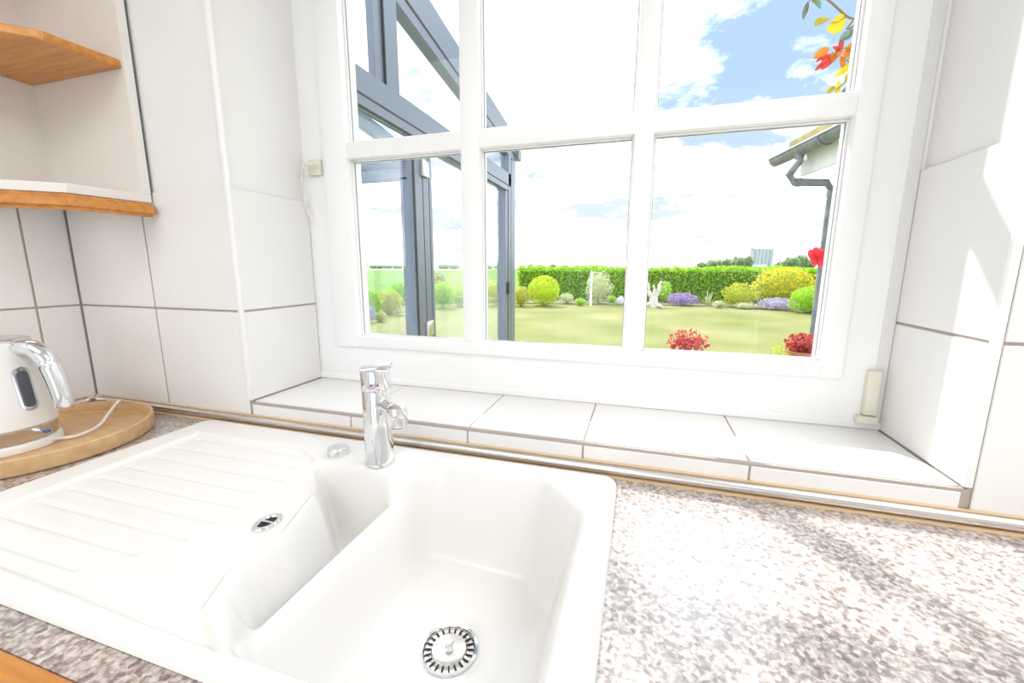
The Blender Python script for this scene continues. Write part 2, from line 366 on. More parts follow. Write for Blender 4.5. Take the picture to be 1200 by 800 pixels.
# upstand rail: brushed metal half round between two thin wooden lips
ral = thing('worktop_rail', 'rounded metal upstand rail with thin beech lips behind the sink', 'rail', (0, .76, .90))
def railpart(name, mat, prof, x0, x1, n=10):
    m = MB(); a = [m.bm.verts.new((x0, y, z)) for y, z in prof]; b = [m.bm.verts.new((x1, y, z)) for y, z in prof]
    k = len(prof)
    for i in range(k): m.bm.faces.new((a[i], a[(i+1) % k], b[(i+1) % k], b[i]))
    m.bm.faces.new(a[::-1]); m.bm.faces.new(b); return m.build(name, mat, ral, True)
prof = [(.7648, .904)] + [(.7648-.013*math.sin(t), .9145-.0105*math.cos(t)) for t in [PI*k/12 for k in range(1, 12)]] + [(.7648, .925)]
railpart('metal_profile', STEEL, prof, XL+.004, XR-.004)
railpart('wood_lip', LIPW, [(.7648, .925), (.7598, .925), (.7598, .9275), (.7648, .9275)], XL+.004, XR-.004)
railpart('wood_lip', LIPW, [(.7648, .9003), (.7505, .9003), (.7505, .9035), (.7648, .9035)], XL+.004, XR-.004)
ral2 = thing('worktop_rail', 'rounded metal upstand rail along the side wall behind the kettle', 'rail', (XL, .3, .90))
m = MB(); pr2 = [(XL+.004+(.7648-y), z) for y, z in prof]
a = [m.bm.verts.new((x, .205, z)) for x, z in pr2]; b = [m.bm.verts.new((x, .750, z)) for x, z in pr2]
for i in range(len(pr2)): m.bm.faces.new((a[i], a[(i+1) % len(pr2)], b[(i+1) % len(pr2)], b[i]))
m.bm.faces.new(a[::-1]); m.bm.faces.new(b); m.build('metal_profile', STEEL, ral2, True)
MB().box(XL+.004, XL+.009, .205, .750, .925, .9275).build('wood_lip', LIPW, ral2)
MB().lathe([(.016, .9005), (.017, .912), (.015, .924), (.009, .928), (0, .929)], (XL+.020, .7475, 0), 20).build('corner_cap', CHROME, ral2, True)

# base cabinets under the worktop
cx = [XL+.003, -1.10, .02, .60, 1.17, XR-.003]
cname = ['under the kettle and tray', 'under the white sink', 'right of the sink', 'second from the sink', 'in the corner under the worktop end']
for i, (a, b) in enumerate(zip(cx, cx[1:])):
    t = thing('base_cabinet', 'white base cabinet with beech bar handle '+cname[i], 'cabinet', ((a+b)/2, .45, 0), 'base cabinets under the worktop')
    m = MB(); m.box(a, a+.018, .23, .75, .1, .86); m.box(b-.018, b, .23, .75, .1, .86); m.box(a+.018, b-.018, .23, .75, .1, .118); m.box(a+.018, b-.018, .742, .75, .118, .86)
    m.build('body', CARC, t); box('plinth', CARC, (a, b, .27, .288, 0, .1), t)
    n = 2 if b-a > .8 else 1; wdt = (b-a)/n
    for k in range(n):
        d = MB().box(a+k*wdt+.002, a+(k+1)*wdt-.002, .209, .228, .104, .852, .002).build('door', CARC, t)
        hx = a+k*wdt+(wdt-.05 if k == 0 else .05)
        MB().tube([(hx, .209, .62), (hx, .180, .62), (hx, .180, .78), (hx, .209, .78)], .006, 8).build('handle', BEECH, d, True)

# ------------------------------------------------------------------ the sink: one moulded piece
ZC = .90
def seg_dist(X, Y, a, b):
    ax, ay = a; bx, by = b; dx_, dy_ = bx-ax, by-ay
    t = np.clip(((X-ax)*dx_+(Y-ay)*dy_)/(dx_*dx_+dy_*dy_), 0, 1)
    return np.hypot(X-ax-t*dx_, Y-ay-t*dy_)
def poly_in(X, Y, P):                          # + inside, - outside
    d = np.full(X.shape, 9.0); ins = np.zeros(X.shape, bool)
    for (a, b) in zip(P, P[1:]+P[:1]):
        d = np.minimum(d, seg_dist(X, Y, a, b))
        c = ((a[1] > Y) != (b[1] > Y)) & (X < (b[0]-a[0])*(Y-a[1])/((b[1]-a[1]) or 1e-9)+a[0]); ins ^= c
    return np.where(ins, d, -d)
def sst(t): t = np.clip(t, 0, 1); return t*t*(3-2*t)
sx0, sx1, sy0, sy1, rc = -1.034, -.021, .234, .744, .028
U = [(-.600, .628), (-.505, .525), (-.470, .42), (-.470, .362), (-.446, .318), (-.375, .262), (-.070, .262), (-.070, .608), (-.153, .693), (-.35, .703), (-.390, .688), (-.430, .632)]
D = [(-.968, .262), (-.968, .668), (-.668, .672), (-.612, .643), (-.515, .535), (-.478, .43), (-.478, .345), (-.455, .300), (-.375, .255), (-.375, .252)]
GY = [.295, .338, .381, .424, .466, .509, .554, .601, .648]; GE = [-.667, -.627, -.597, -.597, -.598, -.612, -.603, -.614, -.638]
def sink_z(X, Y):
    z = np.full(X.shape, .0125)
    qx = np.abs(X-(sx0+sx1)/2)-((sx1-sx0)/2-rc); qy = np.abs(Y-(sy0+sy1)/2)-((sy1-sy0)/2-rc)
    de = rc-(np.hypot(np.maximum(qx, 0), np.maximum(qy, 0))+np.minimum(np.maximum(qx, qy), 0))   # distance inside the outline
    t = np.clip(de/.011, 0, 1); z = z-.0115*(1-np.sqrt(np.clip(1-(1-t)**2, 0, 1)))
    dD = poly_in(X, Y, D); z -= .0065*sst(dD/.012)
    slope = sst((X+.62)/.14)*sst(dD/.01)*.004; z -= slope
    for gy, ge in zip(GY, GE):
        g = np.exp(-((Y-gy)/.0045)**2)*sst((X+.950)/.012)*sst((ge-X)/.018)*(dD > 0); z -= .0030*g
        # land between the grooves swells a little
    dU = poly_in(X, Y, U)
    dS = np.minimum(dU, -.424-X); dM = np.minimum(dU, X+.414)
    def wall(d, w_): t = np.clip(d/w_, 0, 1); return 1-(1-sst(np.clip(t*1.15, 0, 1)))**1.5
    dep = np.maximum.reduce([.056*sst(dU/.014), .130*wall(dS, .030), .183*wall(dM, .056)])
    r = np.hypot(X+.248, Y-.490)
    dep += .010*sst((.060-r)/.014)*(dM > .05)
    if min(dep.shape) > 8:                     # moulded, so every arris is soft
        for _ in range(3):
            p_ = np.pad(dep, 2, mode='edge'); dep = sum(p_[2:-2, 2+i:p_.shape[1]-2+i] for i in (-2, -1, 0, 1, 2))/5
            p_ = np.pad(dep, 2, mode='edge'); dep = sum(p_[2+i:p_.shape[0]-2+i, 2:-2] for i in (-2, -1, 0, 1, 2))/5
    return z-dep, de
nx, ny = 380, 210
gx_ = np.linspace(sx0, sx1, nx); gy_ = np.linspace(sy0, sy1, ny)
X, Y = np.meshgrid(gx_, gy_); Zs, de = sink_z(X, Y)
# pull the corner vertices onto the rounded outline
mask = de < 0
ccx = np.clip(X, sx0+rc, sx1-rc); ccy = np.clip(Y, sy0+rc, sy1-rc); ln = np.hypot(X-ccx, Y-ccy)
sf = np.where(mask & (ln > 0), rc/np.maximum(ln, 1e-9), 1); Xr = ccx+(X-ccx)*sf; Yr = ccy+(Y-ccy)*sf
vv = np.stack([Xr, Yr, ZC+np.maximum(Zs, -.3)], -1).reshape(-1, 3)
fs = [(j*nx+i, j*nx+i+1, (j+1)*nx+i+1, (j+1)*nx+i) for j in range(ny-1) for i in range(nx-1)]
me = bpy.data.meshes.new('sink'); me.from_pydata(vv.tolist(), [], fs); me.materials.append(ENAMEL)
for p in me.polygons: p.use_smooth = True
sink = thing('kitchen_sink', 'white one-and-a-half bowl sink with ribbed drainer set into the worktop', 'sink', (-.5275, .489, .90))
basin = link('basin', me, sink)
def surf(x, y): return ZC+float(sink_z(np.array([[x]]), np.array([[y]]))[0][0, 0])
# basket strainer in the main bowl
dxx, dyy = -.248, .490; dz = surf(dxx, dyy)
st = MB().lathe([(.0445, .001), (.0455, .003), (.044, .0048), (.0395, .004), (.0385, .001)], (dxx, dyy, dz), 40, cap=False).build('strainer_ring', CHROME, sink, True)
bas = MB().lathe([(.0385, .0025), (.036, -.001), (.0275, -.0035+.005), (.0255, .0045), (.022, .0055), (0, .006)], (dxx, dyy, dz), 40, cap=False).build('strainer_basket', STEEL, sink, True)
me_s = MB().box(-.0045, .0045, -.0011, .0011, -.0006, .0016).build('slot', DARK, bas)
for k in range(22):
    a = 2*PI*k/22; o = me_s if k == 0 else me_s.copy()
    if k: COL.objects.link(o)
    o.location = (dxx+.0322*math.cos(a), dyy+.0322*math.sin(a), dz+.0008); o.rotation_euler = (0, 0, a)
kb = MB().lathe([(.006, .0055), (.0055, .011), (.0075, .0145), (.0065, .0175), (0, .0185)], (dxx, dyy, dz), 20, cap=False).build('strainer_knob', STEEL, sink, True)
# oval overflow cover on the edge of the drainer
ox, oy = -.528, .447; oz = surf(ox, oy)
q = MB(); prof = [(1.0, .0), (1.0, .0025), (.92, .0042), (.68, .0044), (.60, .0022)]
rings = [[q.bm.verts.new((ox+.017*r*math.cos(2*PI*k/32), oy+(.024*r)*math.sin(2*PI*k/32), oz+h)) for k in range(32)] for r, h in prof]
for a, b in zip(rings, rings[1:]):
    for k in range(32): q.bm.faces.new((a[k], a[(k+1) % 32], b[(k+1) % 32], b[k]))
ov = q.build('overflow_cover', CHROME, sink, True)
q = MB(); q.bm.faces.new([q.bm.verts.new((ox+.0105*math.cos(2*PI*k/24), oy+.0148*math.sin(2*PI*k/24), oz+.0018)) for k in range(24)]); q.build('overflow_hole', DARK, ov)
MB().box(ox-.0105, ox+.0105, oy-.002, oy+.002, oz+.0018, oz+.0036).build('overflow_bar', CHROME, ov)
# drain control knob beside the tap
kx, ky = -.575, .664; kz = surf(kx, ky)
q = MB(); n = 48
rr = lambda k, f: .0205*f*(1-.035*(k % 2))
lev = [(1.0, 0, 1), (1.0, .013, 1), (.98, .0155, 0), (.93, .0168, 0), (.86, .0165, 0), (0, .0185, 0)]
rings = [[q.bm.verts.new((kx+(rr(k, f) if fl else .0205*f)*math.cos(2*PI*k/n), ky+(rr(k, f) if fl else .0205*f)*math.sin(2*PI*k/n), kz-.0005+h)) for k in range(n)] for f, h, fl in lev]
for a, b in zip(rings, rings[1:]):
    for k in range(n): q.bm.faces.new((a[k], a[(k+1) % n], b[(k+1) % n], b[k]))
q.build('drain_knob', CHROME, sink, True, 50)

# ------------------------------------------------------------------ the tap
tx, ty = -.473, .660; tz = surf(tx, ty)+.0004
tap = thing('kitchen_tap', 'chrome single-lever mixer tap standing behind the sink bowl', 'tap', (tx, ty, tz))
MB().lathe([(.0285, 0), (.0285, .003), (.0275, .0045), (.0268, .0045)], (tx, ty, tz), 40).build('base_ring', CHROME, tap, True)
MB().lathe([(.0268, .004), (.0268, .146), (.0262, .148)], (tx, ty, tz), 40).build('body', CHROME, tap, True)
MB().lathe([(.0245, .1475), (.0245, .151), (.0275, .151), (.0278, .153), (.0278, .186), (.0270, .1885), (.025, .190), (0, .192)], (tx, ty, tz), 40).build('lever_head', CHROME, tap, True)
q = MB(); ld = Vector((.80, .45, 0)).normalized()   # flat lever blade on top, pointing to the window
Mx = Matrix.Translation((tx, ty, tz+.190)) @ Matrix.Rotation(math.atan2(ld.y, ld.x), 4, 'Z') @ Matrix.Rotation(-.07, 4, 'Y')
q.box(-.026, .032, -.016, .016, -.001, .0055, .0025, 2, Mx); q.build('lever', CHROME, tap, True)
sd = Vector((.84, -.54, 0)).normalized(); p0 = Vector((tx, ty, tz+.124))
MB().tube([p0+sd*.015, p0+sd*.04+Vector((0, 0, .004)), p0+sd*.075+Vector((0, 0, .004))], [.0135, .0130, .0130], 20).build('spout', CHROME, tap, True)
hd = p0+sd*.088+Vector((0, 0, .003))
sh = MB().lathe([(.0155, -.026), (.0180, -.022), (.0185, .0), (.0165, .010), (.0105, .0155), (0, .0175)], hd, 28).build('spout_head', CHROME, tap, True)
MB().lathe([(.012, -.0285), (.0135, -.026), (.0135, -.0255)], hd, 24).build('aerator', DARK, sh)
fd = Vector((.50, -.86, 0)).normalized()
for s_, mt in ((-.0055, BLUEI), (.0055, REDI)):
    sdv = Vector((-fd.y, fd.x, 0)); c = Vector((tx, ty, tz+.163))+fd*.0272+sdv*s_
    MB().lathe([(.0022, 0), (.0022, .0009), (0, .001)], c, 12, axis=fd).build('temperature_dot', mt, tap)

# ------------------------------------------------------------------ round tray and kettle
tcx, tcy, tr_ = -1.270, .532, .200
MB().lathe([(0, 0), (tr_-.008, 0), (tr_-.002, .002), (tr_, .006), (tr_, .033), (tr_-.0015, .035), (tr_-.006, .035), (tr_-.0075, .033), (tr_-.009, .012), (tr_-.013, .0085), (0, .008)], (tcx, tcy, .9003), 72).build('_tmp', TRAYW, None, True)
tray = bpy.data.objects['_tmp']; tray.name = 'round_tray'; tray.data.name = 'round_tray'
tag(tray, 'round pale wooden tray with a low rim under the kettle', 'tray')
kx, ky, kz = -1.290, .492, .9085
ket = thing('electric_kettle', 'white electric kettle with chrome handle on the round wooden tray', 'kettle', (kx, ky, kz))
MB().lathe([(.084, 0), (.086, .002), (.086, .013), (.083, .018), (.076, .020), (0, .020)], (kx, ky, kz), 48).build('base_plate', KWHITE, ket, True)
MB().lathe([(.080, .0205), (.0805, .046), (.079, .048)], (kx, ky, kz), 48).build('metal_band', STEEL, ket, True)
pf = [(.080, .0485)]                            # ribbed body
for k in range(30):
    t = k/29; r = .0835-.019*t**1.4; h = .052+.172*t
    pf += [(r+.0006, h), (r-.0004, h+.0025)]
pf += [(.0625, .229), (.058, .232), (0, .233)]
body = MB().lathe(pf, (kx, ky, kz), 56).build('body', KWHITE, ket, True, 60)
MB().lathe([(.056, .2325), (.0555, .2350), (.045, .2365), (.012, .2375), (0, .2375)], (kx, ky, kz), 40).build('lid', STEEL, ket, True)
MB().lathe([(.0628, .2295), (.0635, .232), (.0565, .2345), (.056, .2325)], (kx, ky, kz), 48, cap=False).build('lid_ring', CHROME, ket, True)
hdv = Vector((.93, .36, 0)).normalized(); o_ = Vector((kx, ky, kz)); Z_ = Vector((0, 0, 1))
hp = [(.046, .208), (.062, .216), (.086, .215), (.105, .203), (.116, .183), (.1235, .155), (.1285, .125), (.131, .096), (.1295, .082)]
hq = smooth_path([o_+hdv*r+Z_*h for r, h in hp], 5); MB().tube(hq, [.012+.006*math.sin(PI*min(1, .25+.62*i/len(hq)))-(.004 if i > len(hq)-3 else 0) for i in range(len(hq))], 18).build('handle', CHROME, ket, True, 60)
b_ = MB(); sdv_ = -hdv; ss_ = Vector((-sdv_.y, sdv_.x, 0))       # pouring lip opposite the handle
rw = [[b_.bm.verts.new(o_+sdv_*(r0_+out*(1-abs(k_)/4))+ss_*wd_*k_/4+Z_*h_) for k_ in range(-4, 5)] for r0_, out, wd_, h_ in ((.066, .001, .010, .165), (.063, .012, .022, .200), (.060, .030, .030, .229))]
bk = [[b_.bm.verts.new(o_+sdv_*(r0_-.004)+ss_*wd_*k_/4*.95+Z_*h_) for k_ in range(-4, 5)] for r0_, wd_, h_ in ((.064, .010, .166), (.060, .022, .200), (.056, .030, .228))]
for g_, fl in ((rw, 0), (bk, 1)):
    for i in range(2):
        for j in range(8): q4 = (g_[i][j], g_[i][j+1], g_[i+1][j+1], g_[i+1][j]); b_.bm.faces.new(q4[::-1] if fl else q4)
for j in range(8): b_.bm.faces.new((rw[2][j], rw[2][j+1], bk[2][j+1], bk[2][j])); b_.bm.faces.new((rw[0][j], bk[0][j], bk[0][j+1], rw[0][j+1]))
b_.build('spout', KWHITE, ket, True, 60)
gd = Vector((.97, .17, 0)).normalized(); gs = Vector((-gd.y, gd.x, 0))
def capsule(name, mat, r0, wd, h0, h1, th, parent):
    q = MB(); pts = []
    for k in range(24):
        a = 2*PI*k/24; u = wd*math.cos(a); v = wd*math.sin(a)+((h1-wd) if math.sin(a) >= 0 else (h0+wd)); pts.append((u, v))
    def bodyr(h): t = max(0, min(1, (h-.052)/.172)); return .0835-.019*t**1.4
    f0 = [q.bm.verts.new(o_+gd*(bodyr(v)+r0-.004-abs(u)*.2)+gs*u+Z_*v) for u, v in pts]; f1 = [q.bm.verts.new(o_+gd*(bodyr(v)+r0+th-abs(u)*.12)+gs*u+Z_*v) for u, v in pts]
    q.bm.faces.new(f1); q.bm.faces.new(f0[::-1])
    for k in range(24): q.bm.faces.new((f0[k], f0[(k+1) % 24], f1[(k+1) % 24], f1[k]))
    return q.build(name, mat, parent, True, 40)
gg = capsule('water_gauge', CHROME, 0, .0155, .086, .178, .004, ket); capsule('gauge_glass', GAUGE, .004, .0095, .093, .170, .0015, gg)
sw = o_+Vector((.84, .22, 0)).normalized()*.080+Z_*.036
MB().tube([sw, sw+Vector((.93, .2, .05))*.016], .0065, 12).build('switch', CHROME, ket, True)
MB().tube([sw+Vector((.93, .2, .05))*.014, sw+Vector((.93, .2, .05))*.026], [.004, .0032], 10).build('switch_tip', BLUEI, ket, True)
# cable from the base over the rim to the corner
MB().tube(smooth_path([(kx+.075, ky+.04, kz+.010), (kx+.090, ky+.075, kz+.006), (kx+.072, ky+.125, kz+.010), (kx+.030, ky+.170, kz+.022), (kx-.005, ky+.212, kz+.034), (kx-.045, ky+.243, kz+.020), (kx-.11, ky+.252, kz-.003)]), .0034, 8).build('power_cord', KWHITE, ket, True)

# ------------------------------------------------------------------ open corner shelf unit
cz0 = 1.449
cab = thing('corner_shelf_unit', 'white open corner wall shelf with orange beech boards above the kettle', 'shelf', (XL, .6, cz0))
CT = 2.25
A, B, C, Dd = (XL+.004, .7615), (-1.156, .7615), (-1.170, .608), (XL+.004, .335)
cz0 = 1.444
box('side_panel', CARC, (XL+.004, -1.158, .7435, .7615, cz0+.020, CT), cab)
box('edge_band', CARCE, (-1.158, -1.156, .7435, .7615, cz0+.020, CT), cab)
box('gap_shade', GAPSHADE, (XL+.004, -1.160, .7615, .7650, cz0+.020, CT), cab)  # dark fill in place of the shade between panel and wall
box('back_panel', CARC, (XL+.004, XL+.010, .335, .7435, cz0+.020, CT), cab)
MB().prism([A, B, C, Dd][::-1], cz0, cz0+.020, .001, 1).build('bottom_board', CARCE, cab)
MB().prism([A, B, C, Dd][::-1], CT, CT+.018, .001, 1).build('top_board', CARCE, cab)
MB().prism([(XL+.004, .312), (-1.152, .601), (-1.138, .7610), (-1.162, .7610), (-1.176, .611), (XL+.004, .341)], cz0-.0345, cz0-.0025, .008, 3).build('light_pelmet', BEECHX, cab, True)
box('pelmet_gap_shade', GAPSHADE, (-1.2, -1.175, .62, .758, cz0-.0025, cz0-.0002), cab)  # dark fill for the shade line over the pelmet
for z in (1.738, 2.02): MB().prism([(XL+.010, .7435), (-1.165, .7435), (-1.174, .612), (XL+.010, .300)][::-1], z, z+.018, .002, 2).build('shelf_board', BEECHX, cab, True)

# warm fill strip added behind the pelmet to brighten the tiles below
ust = thing('under_shelf_fill', 'slim warm fill strip added behind the pelmet of the corner shelf', 'lamp', (-1.33, .57, cz0-.003))
MB().box(-1.345, -1.315, .47, .67, cz0-.0135, cz0-.003, .002).build('housing', CARCE, ust)
al = bpy.data.lights.new('strip_fill', 'AREA'); al.shape = 'RECTANGLE'; al.size = .03; al.size_y = .18; al.energy = .16; al.color = (1, .88, .76)
ao = bpy.data.objects.new('strip_fill', al); COL.objects.link(ao); ao.parent = ust; ao.location = (0, 0, -.0125)

# ================================================================== outdoors
GRASS = ramp_noise('mown_grass', [(.30, (.16, .18, .046)), (.50, (.21, .215, .080)), (.70, (.27, .26, .115))], scale=.55, detail=9, rough=.9, spec=.1, bump=.3, bump_scale=60)
FIELD = ramp_noise('green_field', [(.3, (.12, .23, .04)), (.7, (.20, .30, .07))], scale=.05, detail=6, rough=.9, spec=.1)
SOIL = ramp_noise('bed_soil', [(.3, (.10, .09, .05)), (.7, (.20, .19, .10))], scale=4, rough=.95)
m = MB(); m.box(-30, 24, YWo, 20.2, GZ-.3, GZ); struct(m.build('lawn', GRASS), 'sunlit mown lawn in front of the hedge')
m = MB(); m.box(-900, 900, 20.2, 1500, GZ-.5, GZ-.02); m.box(-900, -30, 1.14, 20.2, GZ-.5, GZ-.02); m.box(24, 900, 1.14, 20.2, GZ-.5, GZ-.02); struct(m.build('field', FIELD), 'wide green field beyond the garden')
def bed(name, pts):
    b_ = MB(); n = len(pts); lo = [b_.bm.verts.new((x, y, GZ-.02)) for x, y in pts]; hi = [b_.bm.verts.new((x, y, GZ+.025)) for x, y in pts]
    b_.bm.faces.new(hi)
    for k in range(n): b_.bm.faces.new((lo[k], lo[(k+1) % n], hi[(k+1) % n], hi[k]))
    return struct(b_.build(name, SOIL))
bed('flower_bed', [(-8.5, 15.0), (-5, 15.9), (-1, 16.8), (2.5, 17.2), (4.6, 16.2), (5.6, 14.8), (9, 13.4), (12, 14), (12, 20.1), (-8.5, 20.1)])
bed('flower_bed', [(-20, 7.6), (-8.6, 9.6), (-7.2, 11.5), (-7.4, 14.2), (-8.6, 16.9), (-20, 17.1)])

rng = np.random.default_rng(11)
def leaf_mesh(name, P_, size, mat, aspect=.6, jitter=.4, face=None, tilt=1.0):
    """one small folded leaf (two quads' worth) per point, turned at random"""
    n = len(P_); P_ = np.asarray(P_)
    a = rng.normal(size=(n, 3)); 
    if face is not None: a = a*tilt+face*1.1
    a /= np.linalg.norm(a, axis=1)[:, None]+1e-9
    b = np.cross(a, rng.normal(size=(n, 3))); b /= np.linalg.norm(b, axis=1)[:, None]+1e-9
    c = np.cross(a, b); s_ = size*(1+jitter*rng.uniform(-1, 1, n))[:, None]
    v = np.stack([P_-b*s_*.5, P_+c*s_*aspect*.5+a*s_*.12, P_+b*s_*.5, P_-c*s_*aspect*.5+a*s_*.12], 1).reshape(-1, 3)
    me_ = bpy.data.meshes.new(name); f = np.arange(n*4).reshape(-1, 4).tolist()
    me_.from_pydata(v.tolist(), [], f); me_.materials.append(mat); return me_
def blob_points(n, c, r, lumps=5, rough=.22, flatten_bottom=True, shell=.35):
    """points in the outer shell of a lumpy ellipsoid"""
    d = rng.normal(size=(n, 3)); d /= np.linalg.norm(d, axis=1)[:, None]
    off = rng.uniform(0, 50, 3); f = np.array([mnoise.noise(Vector(q*2.2+off)) for q in d])
    rad = (1-shell*rng.random(n)**2)*(1+rough*f)
    p = d*rad[:, None]*np.array(r)+np.array(c)
    if flatten_bottom: p[:, 2] = np.maximum(p[:, 2], c[2]-r[2]*.96)
    return p, d
def core(name, c, r, mat, parent):
    b_ = MB(); g = bmesh.ops.create_icosphere(b_.bm, subdivisions=2, radius=1); off = Vector((c[0], c[1], 3))
    for v in g['verts']: v.co = Vector((c[0]+v.co.x*r[0], c[1]+v.co.y*r[1], c[2]+v.co.z*r[2]))*1+Vector((mnoise.noise(v.co*2+off), mnoise.noise(v.co*2-off), 0))*r[0]*.1
    return b_.build(name, mat, parent, True, 180)
TWIG = ramp_noise('inner_twigs', [(.3, (.09, .14, .03)), (.7, (.16, .22, .05))], scale=6, rough=.9, spec=.1)
L_BOX = leafmat('boxwood_leaf', (.36, .54, .02), (.60, .72, .04), (.78, .80, .10), 16)
L_HEDGE = leafmat('hedge_leaf', (.15, .38, .01), (.36, .62, .02), (.66, .78, .06), 7)
L_GREEN = leafmat('green_leaf', (.22, .46, .02), (.44, .68, .05), (.64, .78, .12), 15)
L_YELL = leafmat('yellow_green_leaf', (.36, .46, .04), (.58, .60, .07), (.80, .78, .10), 15)
L_PALE = leafmat('variegated_leaf', (.42, .50, .24), (.66, .68, .42), (.86, .84, .62), 16)
L_RED = leafmat('red_leaf', (.42, .03, .04), (.60, .09, .08), (.66, .22, .18), 9)
L_HAZED = leafmat('hazed_leaf', (.28, .37, .20), (.38, .46, .27), None, .15)  # green paled so the colour carries the distance haze
F_YEL = leafmat('yellow_petal', (.80, .62, .03), (.88, .74, .08)); F_PUR = leafmat('purple_petal', (.34, .22, .50), (.52, .42, .68)); F_PNK = leafmat('pink_petal', (.70, .34, .42), (.82, .56, .60))
F_LAV = leafmat('pale_lavender_petal', (.48, .42, .62), (.66, .62, .76)); F_WHI = leafmat('white_petal', (.82, .82, .80), (.9, .9, .88)); F_RED = leafmat('red_petal', (.62, .01, .03), (.74, .04, .06))
F_BLU = leafmat('blue_petal', (.24, .26, .52), (.40, .40, .66))

def depth(p): return (p-Vector((0, 0, CZ))).dot(fw)
def shrub(name, label, px, py, wpx, hpx, mat, n=1100, leaf=.07, flower=None, cat='shrub', group='shrubs of the garden beds', dep=None, rough=.22):
    cs = .52 if cat == 'flowers' else .66
    p = ground(px, py); p = Vector((p.x, p.y, GZ)); k = depth(p)/F; rx, rz = wpx*k/2, hpx*k/2; ry = dep or rx*.7
    c = (p.x, p.y, GZ+rz)
    t = thing(name, label, cat, (p.x, p.y, GZ+.02), group)
    q_, d_ = blob_points(n, c, (rx, ry, rz), rough=rough, shell=.35 if rough > .1 else .14); link('foliage', leaf_mesh('foliage', q_, leaf, mat, face=d_, tilt=.9), t)
    core('inner_foliage', (c[0], c[1], c[2]-rz*.03), (rx*cs, ry*cs, rz*cs*1.1), mat, t)
    b_ = MB()
    for a in range(3): b_.tube([(p.x+.03*math.cos(2.1*a), p.y+.03*math.sin(2.1*a), GZ-.02), (p.x+.3*rx*math.cos(2.1*a), p.y+.3*rx*math.sin(2.1*a), GZ+rz)], [.02, .008], 6)
    b_.build('stem', BARK, t)
    if flower:
        fm, fn, fs_ = flower; q_, d_ = blob_points(fn*2, c, (rx*1.04, ry*1.04, rz*1.06)); q_ = q_[q_[:, 2] > c[2]-rz*.35][:fn]
        link('blossom', leaf_mesh('blossom', q_, fs_, fm, .9), t)
    return t

# the clipped hedge
hx0_, hx1_, hy0_, hy1_, hh = -5.6, 13.0, 19.15, 20.05, 1.40
hg = thing('clipped_hedge', 'long clipped dark green hedge closing off the lawn', 'hedge', ((hx0_+hx1_)/2, (hy0_+hy1_)/2, GZ-.01))
nf = 17000; u = rng.random(nf); fx = hx0_+(hx1_-hx0_)*rng.random(nf); side_ = rng.random(nf) < .72
wob = np.array([.10*mnoise.noise(Vector((x*.7, 3, 1)))+.05*mnoise.noise(Vector((x*2.6, 7, 1))) for x in fx])
fy = np.where(side_, hy0_-.04+.16*rng.random(nf)+wob, hy0_+(hy1_-hy0_)*rng.random(nf)); fz = np.where(side_, GZ+(hh+.02)*u, GZ+hh-.10+.18*rng.random(nf)+wob)
fc = np.where(side_[:, None], np.array([[0, -1., .2]]), np.array([[0, -.2, 1.]]))
link('foliage', leaf_mesh('foliage', np.stack([fx, fy, fz], 1), .105, L_HEDGE, .65, face=fc, tilt=.8), hg)
box('inner_twigs', TWIG, (hx0_+.1, hx1_-.1, hy0_+.10, hy1_-.1, GZ-.01, GZ+hh-.12), hg)

# bed plants, each where its foot meets the ground
shrub('round_boxwood', 'round clipped yellow-green boxwood ball before the hedge', 637, 358, 37, 35, L_BOX, 3600, .05, dep=.55, rough=.05)
shrub('flowering_shrub', 'small yellow-green shrub with pink blossom beside the boxwood ball', 611, 359, 20, 24, L_YELL, 700, .06, (F_PNK, 70, .06))
shrub('low_shrub', 'low pale green plant between the boxwood ball and the white post', 664, 356, 17, 13, L_PALE, 350, .06)
shrub('low_shrub', 'low dark green plant just beside the white garden post', 680, 358, 13, 9, L_GREEN, 260, .06)
shrub('variegated_shrub', 'upright pale variegated shrub behind the white garden post', 701, 356, 31, 37, L_PALE, 1300, .075)
shrub('low_shrub', 'low green plant between the variegated shrub and the small stone', 717, 355, 11, 9, L_GREEN, 220, .06)
shrub('tall_perennial', 'tall thin perennial with cream blossom behind the driftwood', 779, 355, 14, 25, L_GREEN, 420, .06, (F_WHI, 60, .06))
shrub('purple_flower_clump', 'rounded clump of purple flowers beside the driftwood', 800, 358, 34, 15, F_PUR, 800, .05, (F_PUR, 200, .05), 'flowers')
shrub('low_shrub', 'low grey-green plant at the foot of the pale spiky plant', 842, 361, 14, 9, L_PALE, 320, .06)
shrub('leafy_shrub', 'bright yellow-green bush beside the yellow flowering bush', 866, 360, 38, 28, L_YELL, 1500, .065)
shrub('flowering_shrub', 'tall bush covered in yellow flowers against the hedge', 917, 359, 66, 45, L_YELL, 2600, .075, (F_YEL, 650, .085), dep=.55)
shrub('lavender_clump', 'clump of pale lavender at the lawn edge under the yellow bush', 911, 363, 42, 14, F_LAV, 900, .05, (F_LAV, 200, .05), 'flowers')
shrub('low_shrub', 'low grey clump of foliage at the lawn edge beside the lavender', 873, 362, 26, 8, L_PALE, 320, .05)
shrub('leafy_shrub', 'lush green bush at the lawn edge beside the downpipe', 952, 367, 52, 31, L_GREEN, 1900, .075)
